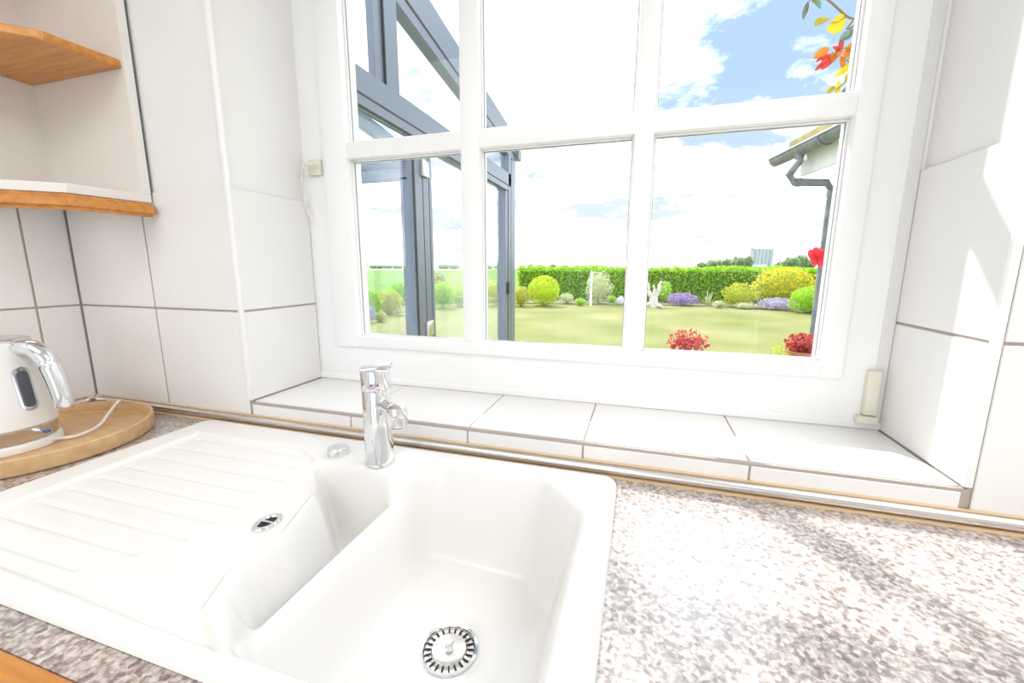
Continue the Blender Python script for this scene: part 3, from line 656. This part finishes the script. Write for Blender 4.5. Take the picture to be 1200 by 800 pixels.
# bed seen through the conservatory glass
shrub('leafy_shrub', 'dense green bush seen through the conservatory, above blue flowers', 434, 371, 30, 32, L_GREEN, 1300, .07)
shrub('blue_flower_clump', 'clump of blue and purple flowers seen through the conservatory', 428, 378, 26, 21, F_BLU, 800, .05, (F_PUR, 160, .05), 'flowers')
shrub('flowering_shrub', 'small pink flowering plant beside the blue clump behind the glass', 446, 377, 14, 11, L_GREEN, 240, .05, (F_PNK, 60, .05))
shrub('leafy_shrub', 'yellow-green bush seen through the middle of the conservatory pane', 458, 368, 30, 28, L_YELL, 1100, .07)
shrub('leafy_shrub', 'deep green bush behind the yellow one in the conservatory bed', 470, 357, 34, 26, L_HEDGE, 1000, .08)
shrub('round_shrub', 'round green and yellow bush seen beside the conservatory door post', 519, 361, 28, 31, L_GREEN, 1300, .07, (F_YEL, 90, .07))
shrub('leafy_shrub', 'loose light green bush seen next to the glazing bar', 540, 359, 26, 24, L_BOX, 900, .07)
shrub('leafy_shrub', 'reddish brown bush standing tallest behind the conservatory door', 514, 348, 22, 28, leafmat('bronze_leaf', (.34, .24, .10), (.52, .40, .20)), 700, .09)
shrub('leafy_shrub', 'broad light green bush seen through the conservatory corner glass', 582, 358, 40, 30, L_YELL, 1200, .07)

# white garden post, small stone, driftwood, spiky plant
p = ground(692, 358); k = depth(Vector((p.x, p.y, GZ)))/F
po = thing('garden_post', 'slim white post with a pointed finial in front of the variegated shrub', 'post', (p.x, p.y, GZ))
MB().box(p.x-.04, p.x+.04, p.y-.04, p.y+.04, GZ-.02, GZ+37*k, .008).build('shaft', BEAD, po)
MB().lathe([(.06, 0), (.06, .025), (.04, .03), (.02, .10), (0, .14)], (p.x, p.y, GZ+37*k), 16).build('finial', BEAD, po, True)
MB().box(p.x-.034, p.x+.034, p.y-.043, p.y-.039, GZ+.5*k*37, GZ+.8*k*37).build('blue_panel', principled('pale_blue_paint', (.45, .60, .70), .5), po)
p = ground(727, 357)
b_ = MB(); g = bmesh.ops.create_icosphere(b_.bm, subdivisions=3, radius=1)
for v in g['verts']:
    h = v.co.z; v.co = Vector((p.x+v.co.x*.17*(1-.45*h)+.04*mnoise.noise(v.co*3), p.y+v.co.y*.15*(1-.45*h), GZ+.16+h*.19+.03*mnoise.noise(v.co*2.3)))
tag(b_.build('garden_stone', ramp_noise('pale_stone', [(.3, (.42, .40, .44)), (.7, (.60, .58, .62))], scale=8, rough=.9, bump=.4), None, True, 180), 'small pointed grey stone at the foot of the hedge', 'stone')
p = ground(765, 360); k = depth(Vector((p.x, p.y, GZ)))/F
DW = ramp_noise('bleached_driftwood', [(.3, (.52, .48, .44)), (.7, (.74, .70, .66))], scale=10, stretch=(1, 1, .3), rough=.9)
dr = thing('driftwood_stump', 'bleached forked driftwood stump at the lawn edge beside the purple flowers', 'driftwood', (p.x, p.y, GZ))
def wood(pts, rad, nm='branch'): MB().tube(smooth_path([(p.x+a*k, p.y+c_*k, GZ+b*k) for a, b, c_ in pts], 5), [rad[0]*k+(rad[1]-rad[0])*k*i/(5*(len(pts)-1)) for i in range(5*(len(pts)-1)+1)], 8).build(nm, DW, dr, True)
wood([(0, -1, 0), (.5, 8, 0), (0, 13, 0)], (5.5, 4), 'trunk')
wood([(-1, 11, 0), (-6, 19, 0), (-7, 27, 1), (-10, 31, 0)], (3, 1.2)); wood([(1, 11, 0), (5, 19, 0), (6, 27, -1), (8, 30, 0)], (3, 1.2))
wood([(0, 12, 1), (1, 20, 1), (-1, 26, 2)], (2.4, .9)); wood([(3, 3, -1), (8, 2, -2), (11, -.4, -2)], (2.6, 1)); wood([(-3, 3, -1), (-8, 3, -2), (-10, -.4, -2)], (2.6, 1))
p = ground(829, 358); k = depth(Vector((p.x, p.y, GZ)))/F
sp_ = thing('spiky_plant', 'pale spiky upright plant between the purple flowers and the yellow bush', 'plant', (p.x, p.y, GZ))
for a, h, l_ in ((-3, 12, -2), (-1, 19, -1), (1, 15, 1), (3, 17, 2.5), (5, 10, 5), (-5, 9, -5)):
    MB().tube([(p.x+a*.3*k, p.y, GZ-.01), (p.x+(a+l_)*.5*k, p.y-.02, GZ+h*.6*k), (p.x+(a*.6+l_)*k, p.y-.04, GZ+h*k)], [.035, .03, .004], 6, flat=.4).build('blade', L_PALE, sp_)

# red-leaved plants in terracotta pots near the house
def potted(label, px, top_py, wpx, y, pot_top_py, n, pr_):
    a = at_y(px, top_py, y); b = at_y(px, pot_top_py, y); k = depth(a)/F
    t = thing('potted_plant', label, 'potted plant', (a.x, y, GZ), 'red potted plants by the house')
    hpot = b.z-GZ
    MB().lathe([(pr_*.68, 0), (pr_*.95, hpot-.05), (pr_*1.05, hpot-.05), (pr_*1.05, hpot), (pr_*.9, hpot), (pr_*.85, hpot-.04), (0, hpot-.04)], (a.x, y, GZ), 28).build('pot', TERRA, t, True)
    rz = (a.z-b.z)/2+.02; c = (a.x, y, b.z+rz-.02); rx = wpx*k/2
    q_, d_ = blob_points(n, c, (rx, rx, rz), shell=.8); link('foliage', leaf_mesh('foliage', q_, .042, L_RED, .7), t)
    b_ = MB()
    for j in range(9):
        an = j*.7; b_.tube([(a.x, y, b.z-.045), (a.x+rx*.8*math.cos(an), y+rx*.8*math.sin(an), b.z+rz*(1.0+.6*math.sin(j*2.3)))], [.006, .003], 5)
    b_.build('stem', BARK, t)
    return t
potted('red-leaved plant in a pot standing alone on the lawn edge near the house', 807, 388, 44, 5.0, 414, 420, .15)
potted('pinkish red flowering plant in a terracotta pot beside the downpipe', 941, 394, 34, 4.3, 411, 380, .12)
a = at_y(913, 421, 4.15)
yp = thing('seedling_plant', 'small loose yellow-green plant beside the terracotta pot', 'plant', (a.x, a.y, GZ))
q_, d_ = blob_points(110, (a.x, a.y, a.z+.01), (.07, .07, .16), shell=.9); link('foliage', leaf_mesh('foliage', q_, .035, L_YELL, .6), yp)
MB().tube([(a.x, a.y, GZ-.01), (a.x+.01, a.y, a.z-.05), (a.x, a.y, a.z+.12)], [.008, .006, .003], 6).build('stem', L_GREEN, yp)

# ------------------------------------------------------------------ conservatory (its side wall stands square to the house)
XC = -1.2
con = thing('conservatory', 'grey aluminium glazed conservatory standing against the house outside the window', 'conservatory', (-2.9, 2.6, GZ))
def cbox(nm, mat, y0, y1, z0, z1, x0=XC-.075, x1=XC, bevel=0): return MB().box(x0, x1, y0, y1, z0, z1, bevel).build(nm, mat, con)
def rtop(y): return CZ+1.459-.144*(y-2.354)      # upper edge of the sloping roof beam
def sloped(nm, mat, t0, t1, x0, x1, y0=1.145, y1=4.03):
    b_ = MB(); V_ = [[b_.bm.verts.new((x, y, rtop(y)-t)) for y, t in ((y0, t0), (y1, t0), (y1, t1), (y0, t1))] for x in (x0, x1)]
    b_.bm.faces.new(V_[0]); b_.bm.faces.new(V_[1][::-1])
    for i in range(4): b_.bm.faces.new((V_[0][i], V_[1][i], V_[1][(i+1) % 4], V_[0][(i+1) % 4]))
    return b_.build(nm, mat, con)
zb = GZ
XW = -4.7                                        # far side wall
for xa, xb in ((XC-.075, XC), (XW, XW+.075)):
    sloped('roof_beam', ALU, 0, .170, xa, xb); sloped('gasket', ALUD, .168, .180, xb-.003, xb+.0012); sloped('roof_beam', ALU, .170, .240, xa+.002, xb-.002)
for x in (-2.35, -3.5): sloped('rafter', ALU, .03, .15, x-.03, x+.03)
for xa, xb in ((XC-.08, -2.32), (-2.38, -3.47), (-3.53, XW+.08)): sloped('roof_pane', GLASSC, .02, .026, xb, xa)
cbox('post', ALU, 1.145, 1.21, zb, rtop(1.2)-.24)
GX = (XC-.002, XC+.0012)                         # gaskets are thin lines on the face of the profiles
cbox('transom', ALU, 1.145, 3.895, CZ+.744, CZ+.85, XC-.055); cbox('gasket', ALUD, 1.145, 3.895, CZ+.738, CZ+.746, *GX); cbox('door_head', ALU, 1.145, 3.81, CZ+.690, CZ+.744, XC-.050, XC-.001); cbox('gasket', ALUD, 1.21, 3.81, CZ+.688, CZ+.695, XC-.012, XC+.0005)
cbox('mullion', ALU, 1.822, 1.89, CZ+.85, rtop(1.85)-.238, XC-.050, XC-.012); cbox('gasket', ALUD, 1.884, 1.893, CZ+.85, rtop(1.9)-.24, XC-.012, XC-.0005); cbox('mullion', ALU, 1.892, 2.0, CZ+.85, rtop(1.95)-.238, XC-.055)
cbox('gasket', ALUD, 2.112, 2.120, zb, CZ+.69, XC-.012, XC-.001); cbox('door_stile', ALU, 2.120, 2.204, zb, CZ+.69, XC-.050); cbox('gasket', ALUD, 2.201, 2.207, zb, CZ+.69, *GX)
cbox('door_stile', ALU, 2.204, 2.278, zb, CZ+.69, XC-.050); cbox('gasket', ALUD, 2.275, 2.281, zb, CZ+.69, *GX); cbox('door_stile', ALU, 2.278, 2.315, zb, CZ+.69, XC-.050, XC-.002)
for z0 in (CZ-.40, CZ+.50): h_ = MB().box(XC-.002, XC+.020, 2.18, 2.255, z0, z0+.09, .006, 2).build('hinge', STEEL, con, True)
cbox('door_stile', ALU, 3.73, 3.815, zb, CZ+.69, XC-.050, XC-.002); cbox('gasket', ALUD, 3.795, 3.812, zb, CZ+.70, XC-.004, XC+.0005)
cbox('door_handle', ALUD, 3.755, 3.785, CZ-.24, CZ-.13, XC-.004, XC+.022, .004)
cbox('corner_post', ALU, 3.815, 3.89, zb, rtop(3.85)-.238); cbox('gasket', ALUD, 3.886, 3.894, zb, CZ+1.0, *GX); cbox('corner_post', ALU, 3.893, 4.03, zb, rtop(4.0)-.238, XC-.14, XC-.001)
cbox('bottom_rail', ALU, 1.21, 3.815, zb, zb+.12)
cbox('pane', GLASSC, 1.21, 2.120, zb+.12, CZ+.69, XC-.042, XC-.036); cbox('pane', GLASSC, 2.315, 3.73, zb+.12, CZ+.69, XC-.042, XC-.036)
def upane(y0, y1):
    b_ = MB(); V_ = [[b_.bm.verts.new((x, y, z)) for y, z in ((y0, CZ+.85), (y1, CZ+.85), (y1, rtop(y1)-.24), (y0, rtop(y0)-.24))] for x in (XC-.042, XC-.036)]
    b_.bm.faces.new(V_[0]); b_.bm.faces.new(V_[1][::-1])
    for i in range(4): b_.bm.faces.new((V_[0][i], V_[1][i], V_[1][(i+1) % 4], V_[0][(i+1) % 4]))
    b_.build('pane', GLASSC, con)
upane(1.21, 1.80); upane(2.0, 3.815)
# front wall and gutter
for xa, xb in ((-2.39, -2.31), (-3.56, -3.44)): MB().box(xa, xb, 3.92, 3.99, zb, CZ+.90).build('post', ALU, con)
MB().box(XW, XC-.14, 3.92, 4.0, CZ+.88, CZ+.985).build('transom', ALU, con); MB().box(XW+.08, XC-.14, 3.92, 3.99, zb, zb+.12).build('bottom_rail', ALU, con)
MB().box(XW, XW+.075, 3.92, 4.03, zb, CZ+.98).build('corner_post', ALU, con); MB().box(XW, XW+.075, 1.145, 1.21, zb, rtop(1.2)-.24).build('post', ALU, con)
for xa, xb in ((XW+.075, -3.56), (-3.44, -2.39), (-2.31, XC-.14)): MB().box(xa, xb, 3.952, 3.958, zb+.12, CZ+.88).build('pane', GLASSC, con)
MB().box(XW+.03, XW+.036, 1.21, 3.92, zb+.1, CZ+.9).build('pane', GLASSC, con)
b_ = MB()
for bb in ((4.03, 4.04, CZ+1.02, CZ+1.11), (4.12, 4.13, CZ+1.02, CZ+1.11), (4.04, 4.12, CZ+1.02, CZ+1.03)): b_.box(XW, XC+.02, *bb)
gt = b_.build('gutter', ALU, con); MB().box(XC+.02, XC+.03, 4.03, 4.13, CZ+1.02, CZ+1.11).build('gutter_end', ALU, gt)
MB().box(XW+.08, XC-.08, 1.15, 3.92, GZ-.02, GZ+.015).build('floor_slab', FLOORM, con)

# ------------------------------------------------------------------ outbuilding eave, gutter and downpipe
g = Vector((.20, -.98, 0)).normalized(); pn = Vector((.98, .20, 0))
O = at_y(938, 176, 4.50)
V0 = at_y(976, 214, 4.60); W0 = at_y(924, 214, 4.52); W0.z = V0.z+.01
wing = thing('outbuilding', 'white outbuilding with tiled roof edge beside the garden', 'outbuilding', (3.4, 3.6, GZ))
fa0 = O-g*.16+pn*.10; fa1 = O+g*2.6+pn*.10
def slab(nm, mat, p0_, p1_, off0, off1, z0, z1, par):
    b_ = MB(); q4 = [p0_+pn*off0, p1_+pn*off0, p1_+pn*off1, p0_+pn*off1]; b_.prism([(v.x, v.y) for v in q4], z0, z1); return b_.build(nm, mat, par)
slab('fascia', RENDERM, fa0, fa1, 0, .03, O.z-.19, O.z+.03, wing)
slab('soffit', RENDERM, fa0, fa1, .03, .46, O.z-.03, O.z-.005, wing)
slab('wall', RENDERM, V0+g*.0+pn*.10-g*.02-Vector((0, 0, 0)), V0+g*2.2+pn*.10, 0, 2.4, GZ, O.z-.03, wing)
b_ = MB(); c0 = O-g*.20; c1 = O+g*2.6; R0 = [c0+Vector((0, 0, .07)), c1+Vector((0, 0, .07)), c1+pn*2.4+Vector((0, 0, 1.5)), c0+pn*2.4+Vector((0, 0, 1.5))]
lo = [b_.bm.verts.new(v) for v in R0]; hi = [b_.bm.verts.new(v+Vector((0, 0, .05))) for v in R0]
b_.bm.faces.new(lo[::-1]); b_.bm.faces.new(hi)
for i in range(4): b_.bm.faces.new((lo[i], lo[(i+1) % 4], hi[(i+1) % 4], hi[i]))
b_.build('roof', ramp_noise('mossy_tiles', [(.3, (.26, .22, .10)), (.7, (.42, .36, .16))], scale=7, rough=.9), wing)
gut = thing('roof_gutter', 'weathered grey half-round gutter with downpipe on the outbuilding eave', 'gutter', (V0.x, V0.y, GZ))
b_ = MB(); rg = .065; e0 = O-g*.42; e1 = O+g*2.6; rows = []
for e in (e0, e1):
    rows.append([b_.bm.verts.new(e+pn*(math.cos(t)*rg)-Vector((0, 0, math.sin(t)*rg-.02))) for t in [PI*k_/12 for k_ in range(13)]])
    rows.append([b_.bm.verts.new(e+pn*(math.cos(t)*(rg-.004))-Vector((0, 0, math.sin(t)*(rg-.004)-.02))) for t in [PI*k_/12 for k_ in range(13)]])
for a_, c_ in ((rows[0], rows[2]), (rows[3], rows[1])):
    for k_ in range(12): b_.bm.faces.new((a_[k_], a_[k_+1], c_[k_+1], c_[k_]))
b_.bm.faces.new((rows[0][0], rows[2][0], rows[3][0], rows[1][0])); b_.bm.faces.new((rows[0][12], rows[2][12], rows[3][12], rows[1][12]))
chn = b_.build('channel', ZINC, gut, True)
b_ = MB(); b_.bm.faces.new([b_.bm.verts.new(e0+pn*(math.cos(t)*rg)-Vector((0, 0, math.sin(t)*rg-.02))) for t in [PI*k_/12 for k_ in range(13)]]); b_.build('end_cap', ZINC, chn)
MB().tube([e0+Vector((0, 0, .022))-pn*rg, e1+Vector((0, 0, .022))-pn*rg], .010, 8).build('rolled_edge', ZINC, chn, True)
for q_ in (.35, 1.1, 1.9):
    MB().tube([O+g*q_+pn*(math.cos(t)*(rg+.006))-Vector((0, 0, math.sin(t)*(rg+.006)-.02)) for t in [PI*k_/10 for k_ in range(11)]], .008, 6).build('bracket', ZINC, gut)
pipe = [O-Vector((0, 0, .03)), O-Vector((0, 0, .09)), Vector((W0.x, W0.y, W0.z+.06)), W0+(V0-W0).normalized()*.05, V0-(V0-W0).normalized()*.05, V0-Vector((0, 0, .06)), Vector((V0.x, V0.y, GZ))]
MB().tube(pipe, [.045, .036, .034, .034, .034, .034, .034], 14).build('downpipe', ZINC, gut, True)
MB().tube([W0+(V0-W0).normalized()*.07, W0+(V0-W0).normalized()*.10], .039, 14).build('pipe_socket', ZINC, gut, True)
MB().tube([V0-Vector((0, 0, .07)), V0-Vector((0, 0, .12))], .039, 14).build('pipe_socket', ZINC, gut, True)

# ------------------------------------------------------------------ climbing rose on the house wall beside the window
rose = thing('climbing_rose', 'climbing rose with autumn leaves and one red bloom outside the window', 'climber', (.95, 1.42, GZ))
MB().tube(smooth_path([(.95, 1.42, GZ), (.93, 1.40, .6), (.97, 1.44, 1.3), (.93, 1.42, 1.9), (.98, 1.45, 2.5)]), .014, 8).build('trunk', BARK, rose, True)
YR = 1.62
def rp(px, py, y=YR): return at_y(px, py, y)
STEMM = principled('rose_stem', (.20, .14, .08), .7)
def twig(pts, r=.0022, y=YR, root=None): 
    q_ = [rp(a, b, y) for a, b in pts]
    if root: q_ = [Vector(root)]+q_
    MB().tube(smooth_path(q_, 5), r, 6).build('branch', STEMM, rose, True)
twig([(1012, 24), (1000, 22), (991, 18), (980, 8), (968, -2), (957, -6)], .0030, YR, (.96, 1.44, 2.2)); twig([(957, -6), (948, 2), (944, 14)], .0016)
twig([(1010, 32), (998, 40), (985, 50), (978, 64), (972, 74)], .002, YR, (.95, 1.43, 1.95)); twig([(1008, 60), (998, 78), (990, 96), (978, 107)], .0018, YR, (.94, 1.42, 1.85))
twig([(992, 20), (984, 24), (978, 28)], .0014); twig([(975, 290), (963, 295)], .0028, 1.75, (.96, 1.43, 1.35)); twig([(985, 56), (996, 56), (1003, 52)], .0014)
def lm(n_, c): return leafmat('autumn_'+n_, tuple(v*.5 for v in c), tuple(v*.72 for v in c), None, 30)
YL, OR, RD, TG, DG = lm('yellow', (.72, .58, .03)), lm('orange', (.80, .26, .03)), lm('red', (.78, .07, .05)), lm('teal', (.22, .36, .30)), lm('dark', (.22, .26, .22))
def leaf(px, py, ang, len_px, mat, w_=.55, turn=0.5):
    c = rp(px, py); k = depth(c)/F; l_ = len_px*k*1.25; an = math.radians(ang)
    d = (r2*math.cos(an)+u2*math.sin(an)+fw*.25*math.sin(turn*5)).normalized(); n_ = (-fw+r2*.5*math.cos(turn*9)+u2*.5*math.sin(turn*7)).normalized(); s_ = d.cross(n_).normalized(); n_ = s_.cross(d)
    b_ = MB(); left, mid, right = [], [], []
    for i in range(6):
        t = i/5; wd = w_*l_*.5*math.sin(PI*min(1, t*.94+.04))**.8; q_ = c+d*(t-.5)*l_-n_*.12*l_*(t-.5)**2
        mid.append(b_.bm.verts.new(q_)); left.append(b_.bm.verts.new(q_+s_*wd+n_*wd*.3)); right.append(b_.bm.verts.new(q_-s_*wd+n_*wd*.3))
    for i in range(5): b_.bm.faces.new((left[i], left[i+1], mid[i+1], mid[i])); b_.bm.faces.new((mid[i], mid[i+1], right[i+1], right[i]))
    b_.build('leaf', mat, rose, True, 180)
for i, a in enumerate([(964, 25, 35, 21, YL, .55), (981, 28, 30, 20, YL, .75), (944, 12, 80, 15, DG, .3), (957, 4, -40, 13, TG, .6), (955, -1, 70, 9, YL, .7), (992, 42, 30, 13, TG, .6),
        (963, 62, 32, 18, OR, .45), (962, 68, 40, 15, RD, .25), (968, 72, 65, 15, RD, .65), (961, 77, 45, 12, RD, .3), (976, 67, 75, 13, OR, .5), (985, 52, 75, 14, RD, .4), (983, 62, 60, 11, OR, .5), (980, 57, 140, 8, RD, .4),
        (986, 72, 80, 13, OR, .6), (993, 60, 70, 15, OR, .4), (998, 58, 15, 10, OR, .5), (996, 66, 60, 9, YL, .5), (990, 80, 40, 22, YL, .35), (994, 90, 80, 11, YL, .5), (998, 70, 60, 9, TG, .5),
        (974, 105, 45, 12, YL, .4), (981, 103, 80, 13, YL, .6), (993, 104, 30, 12, DG, .45)]): leaf(*a, turn=.3+i*.37)
# the red bloom
c = rp(955, 301, 1.75); k = depth(c)/F; bl = MB().lathe([(0, -.004), (.006, -.002), (.007, .006), (0, .010)], c, 12).build('bloom_heart', F_RED, rose, True)
for i in range(11):
    a = i*2.4; R_ = (7+6*(i/10))*k; d = (r2*math.cos(a)+u2*math.sin(a)-fw*.35).normalized(); s_ = d.cross(-fw).normalized(); b_ = MB()
    q_ = [c, c+d*R_*.55+s_*R_*.42-fw*.004, c+d*R_+s_*R_*.30-fw*.002, c+d*R_*1.08, c+d*R_-s_*R_*.30-fw*.003, c+d*R_*.55-s_*R_*.42]
    vs = [b_.bm.verts.new(v) for v in q_]; mv = b_.bm.verts.new(c+d*R_*.6-fw*.006)
    for j in range(6): b_.bm.faces.new((vs[j], vs[(j+1) % 6], mv))
    b_.build('petal', F_RED, rose, True, 180)

# ------------------------------------------------------------------ far away: silo block, trees, lake
d = ray(892, 308); sc_ = 330/d.y; c = Vector((d.x*sc_, 330, GZ)); k = depth(c)/F
SILO = ramp_noise('pale_concrete', [(.3, (.42, .45, .49)), (.7, (.50, .53, .57))], scale=.3, rough=.9)
silo = thing('grain_silo', 'pale grey grain silo block far behind the hedge', 'silo', tuple(c))
topz = CZ+(314-292)*k
for j in range(6):
    x = c.x+(-9.5+3.8*j)*k; MB().lathe([(2.0*k, 0), (2.0*k, topz-GZ)], (x, c.y, GZ), 14).build('silo_tube', SILO, silo, True)
MB().box(c.x-12.5*k, c.x-9.2*k, c.y-2.6*k, c.y+2*k, GZ, topz+1.6*k).build('tower', SILO, silo); MB().box(c.x-11*k, c.x+12*k, c.y-1.2*k, c.y+1.5*k, topz, topz+.7*k).build('roof_house', SILO, silo)
MB().box(c.x-10*k, c.x+5*k, c.y-5*k, c.y-2.7*k, GZ, GZ+7*k).build('low_shed', principled('shed_white', (.75, .77, .78), .7), silo)
def far_tree(label, px, wpx, hpx, y=260):
    y += 34*(int(px) % 2)+17*(int(px)//2 % 2)
    d = ray(px, 315); q_ = d*(y/d.y); p_ = Vector((q_.x, y, GZ-.02)); k = depth(p_)/F; hh_ = hpx*k+(CZ-GZ); rx = wpx*k/2
    t = thing('distant_tree', label, 'tree', tuple(p_), 'trees on the horizon')
    rz = hh_*.44; cc = (p_.x, y, GZ+hh_-rz); n_ = 260
    q_, dd = blob_points(n_, cc, (rx, rx, rz), shell=.3, rough=.4); link('crown', leaf_mesh('crown', q_, rx*.42, L_HAZED, .8, face=dd), t)
    core('inner_crown', cc, (rx*.8, rx*.8, rz*.85), L_HAZED, t)
    MB().tube([(p_.x, y, GZ-.1), (p_.x, y, cc[2])], [rx*.09, rx*.05], 6).build('trunk', BARK, t)
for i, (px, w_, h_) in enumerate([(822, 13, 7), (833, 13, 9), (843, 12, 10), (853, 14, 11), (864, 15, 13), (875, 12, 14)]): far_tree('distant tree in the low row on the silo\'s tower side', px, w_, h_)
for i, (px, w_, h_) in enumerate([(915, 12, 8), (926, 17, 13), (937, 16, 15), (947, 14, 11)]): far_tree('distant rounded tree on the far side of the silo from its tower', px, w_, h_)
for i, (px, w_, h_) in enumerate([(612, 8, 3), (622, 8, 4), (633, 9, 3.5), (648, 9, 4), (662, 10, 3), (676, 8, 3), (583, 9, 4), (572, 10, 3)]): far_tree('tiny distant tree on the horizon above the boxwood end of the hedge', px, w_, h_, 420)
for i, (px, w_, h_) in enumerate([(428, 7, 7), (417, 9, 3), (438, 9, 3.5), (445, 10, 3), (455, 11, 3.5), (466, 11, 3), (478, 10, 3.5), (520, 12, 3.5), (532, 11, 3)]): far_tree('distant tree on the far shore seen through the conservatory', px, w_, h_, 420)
LAKE = principled('pale_water', (.80, .85, .88), .25)
struct(MB().box(-460, -120, 235, 400, GZ-.03, GZ-.005).build('lake', LAKE), 'pale strip of water on the horizon')
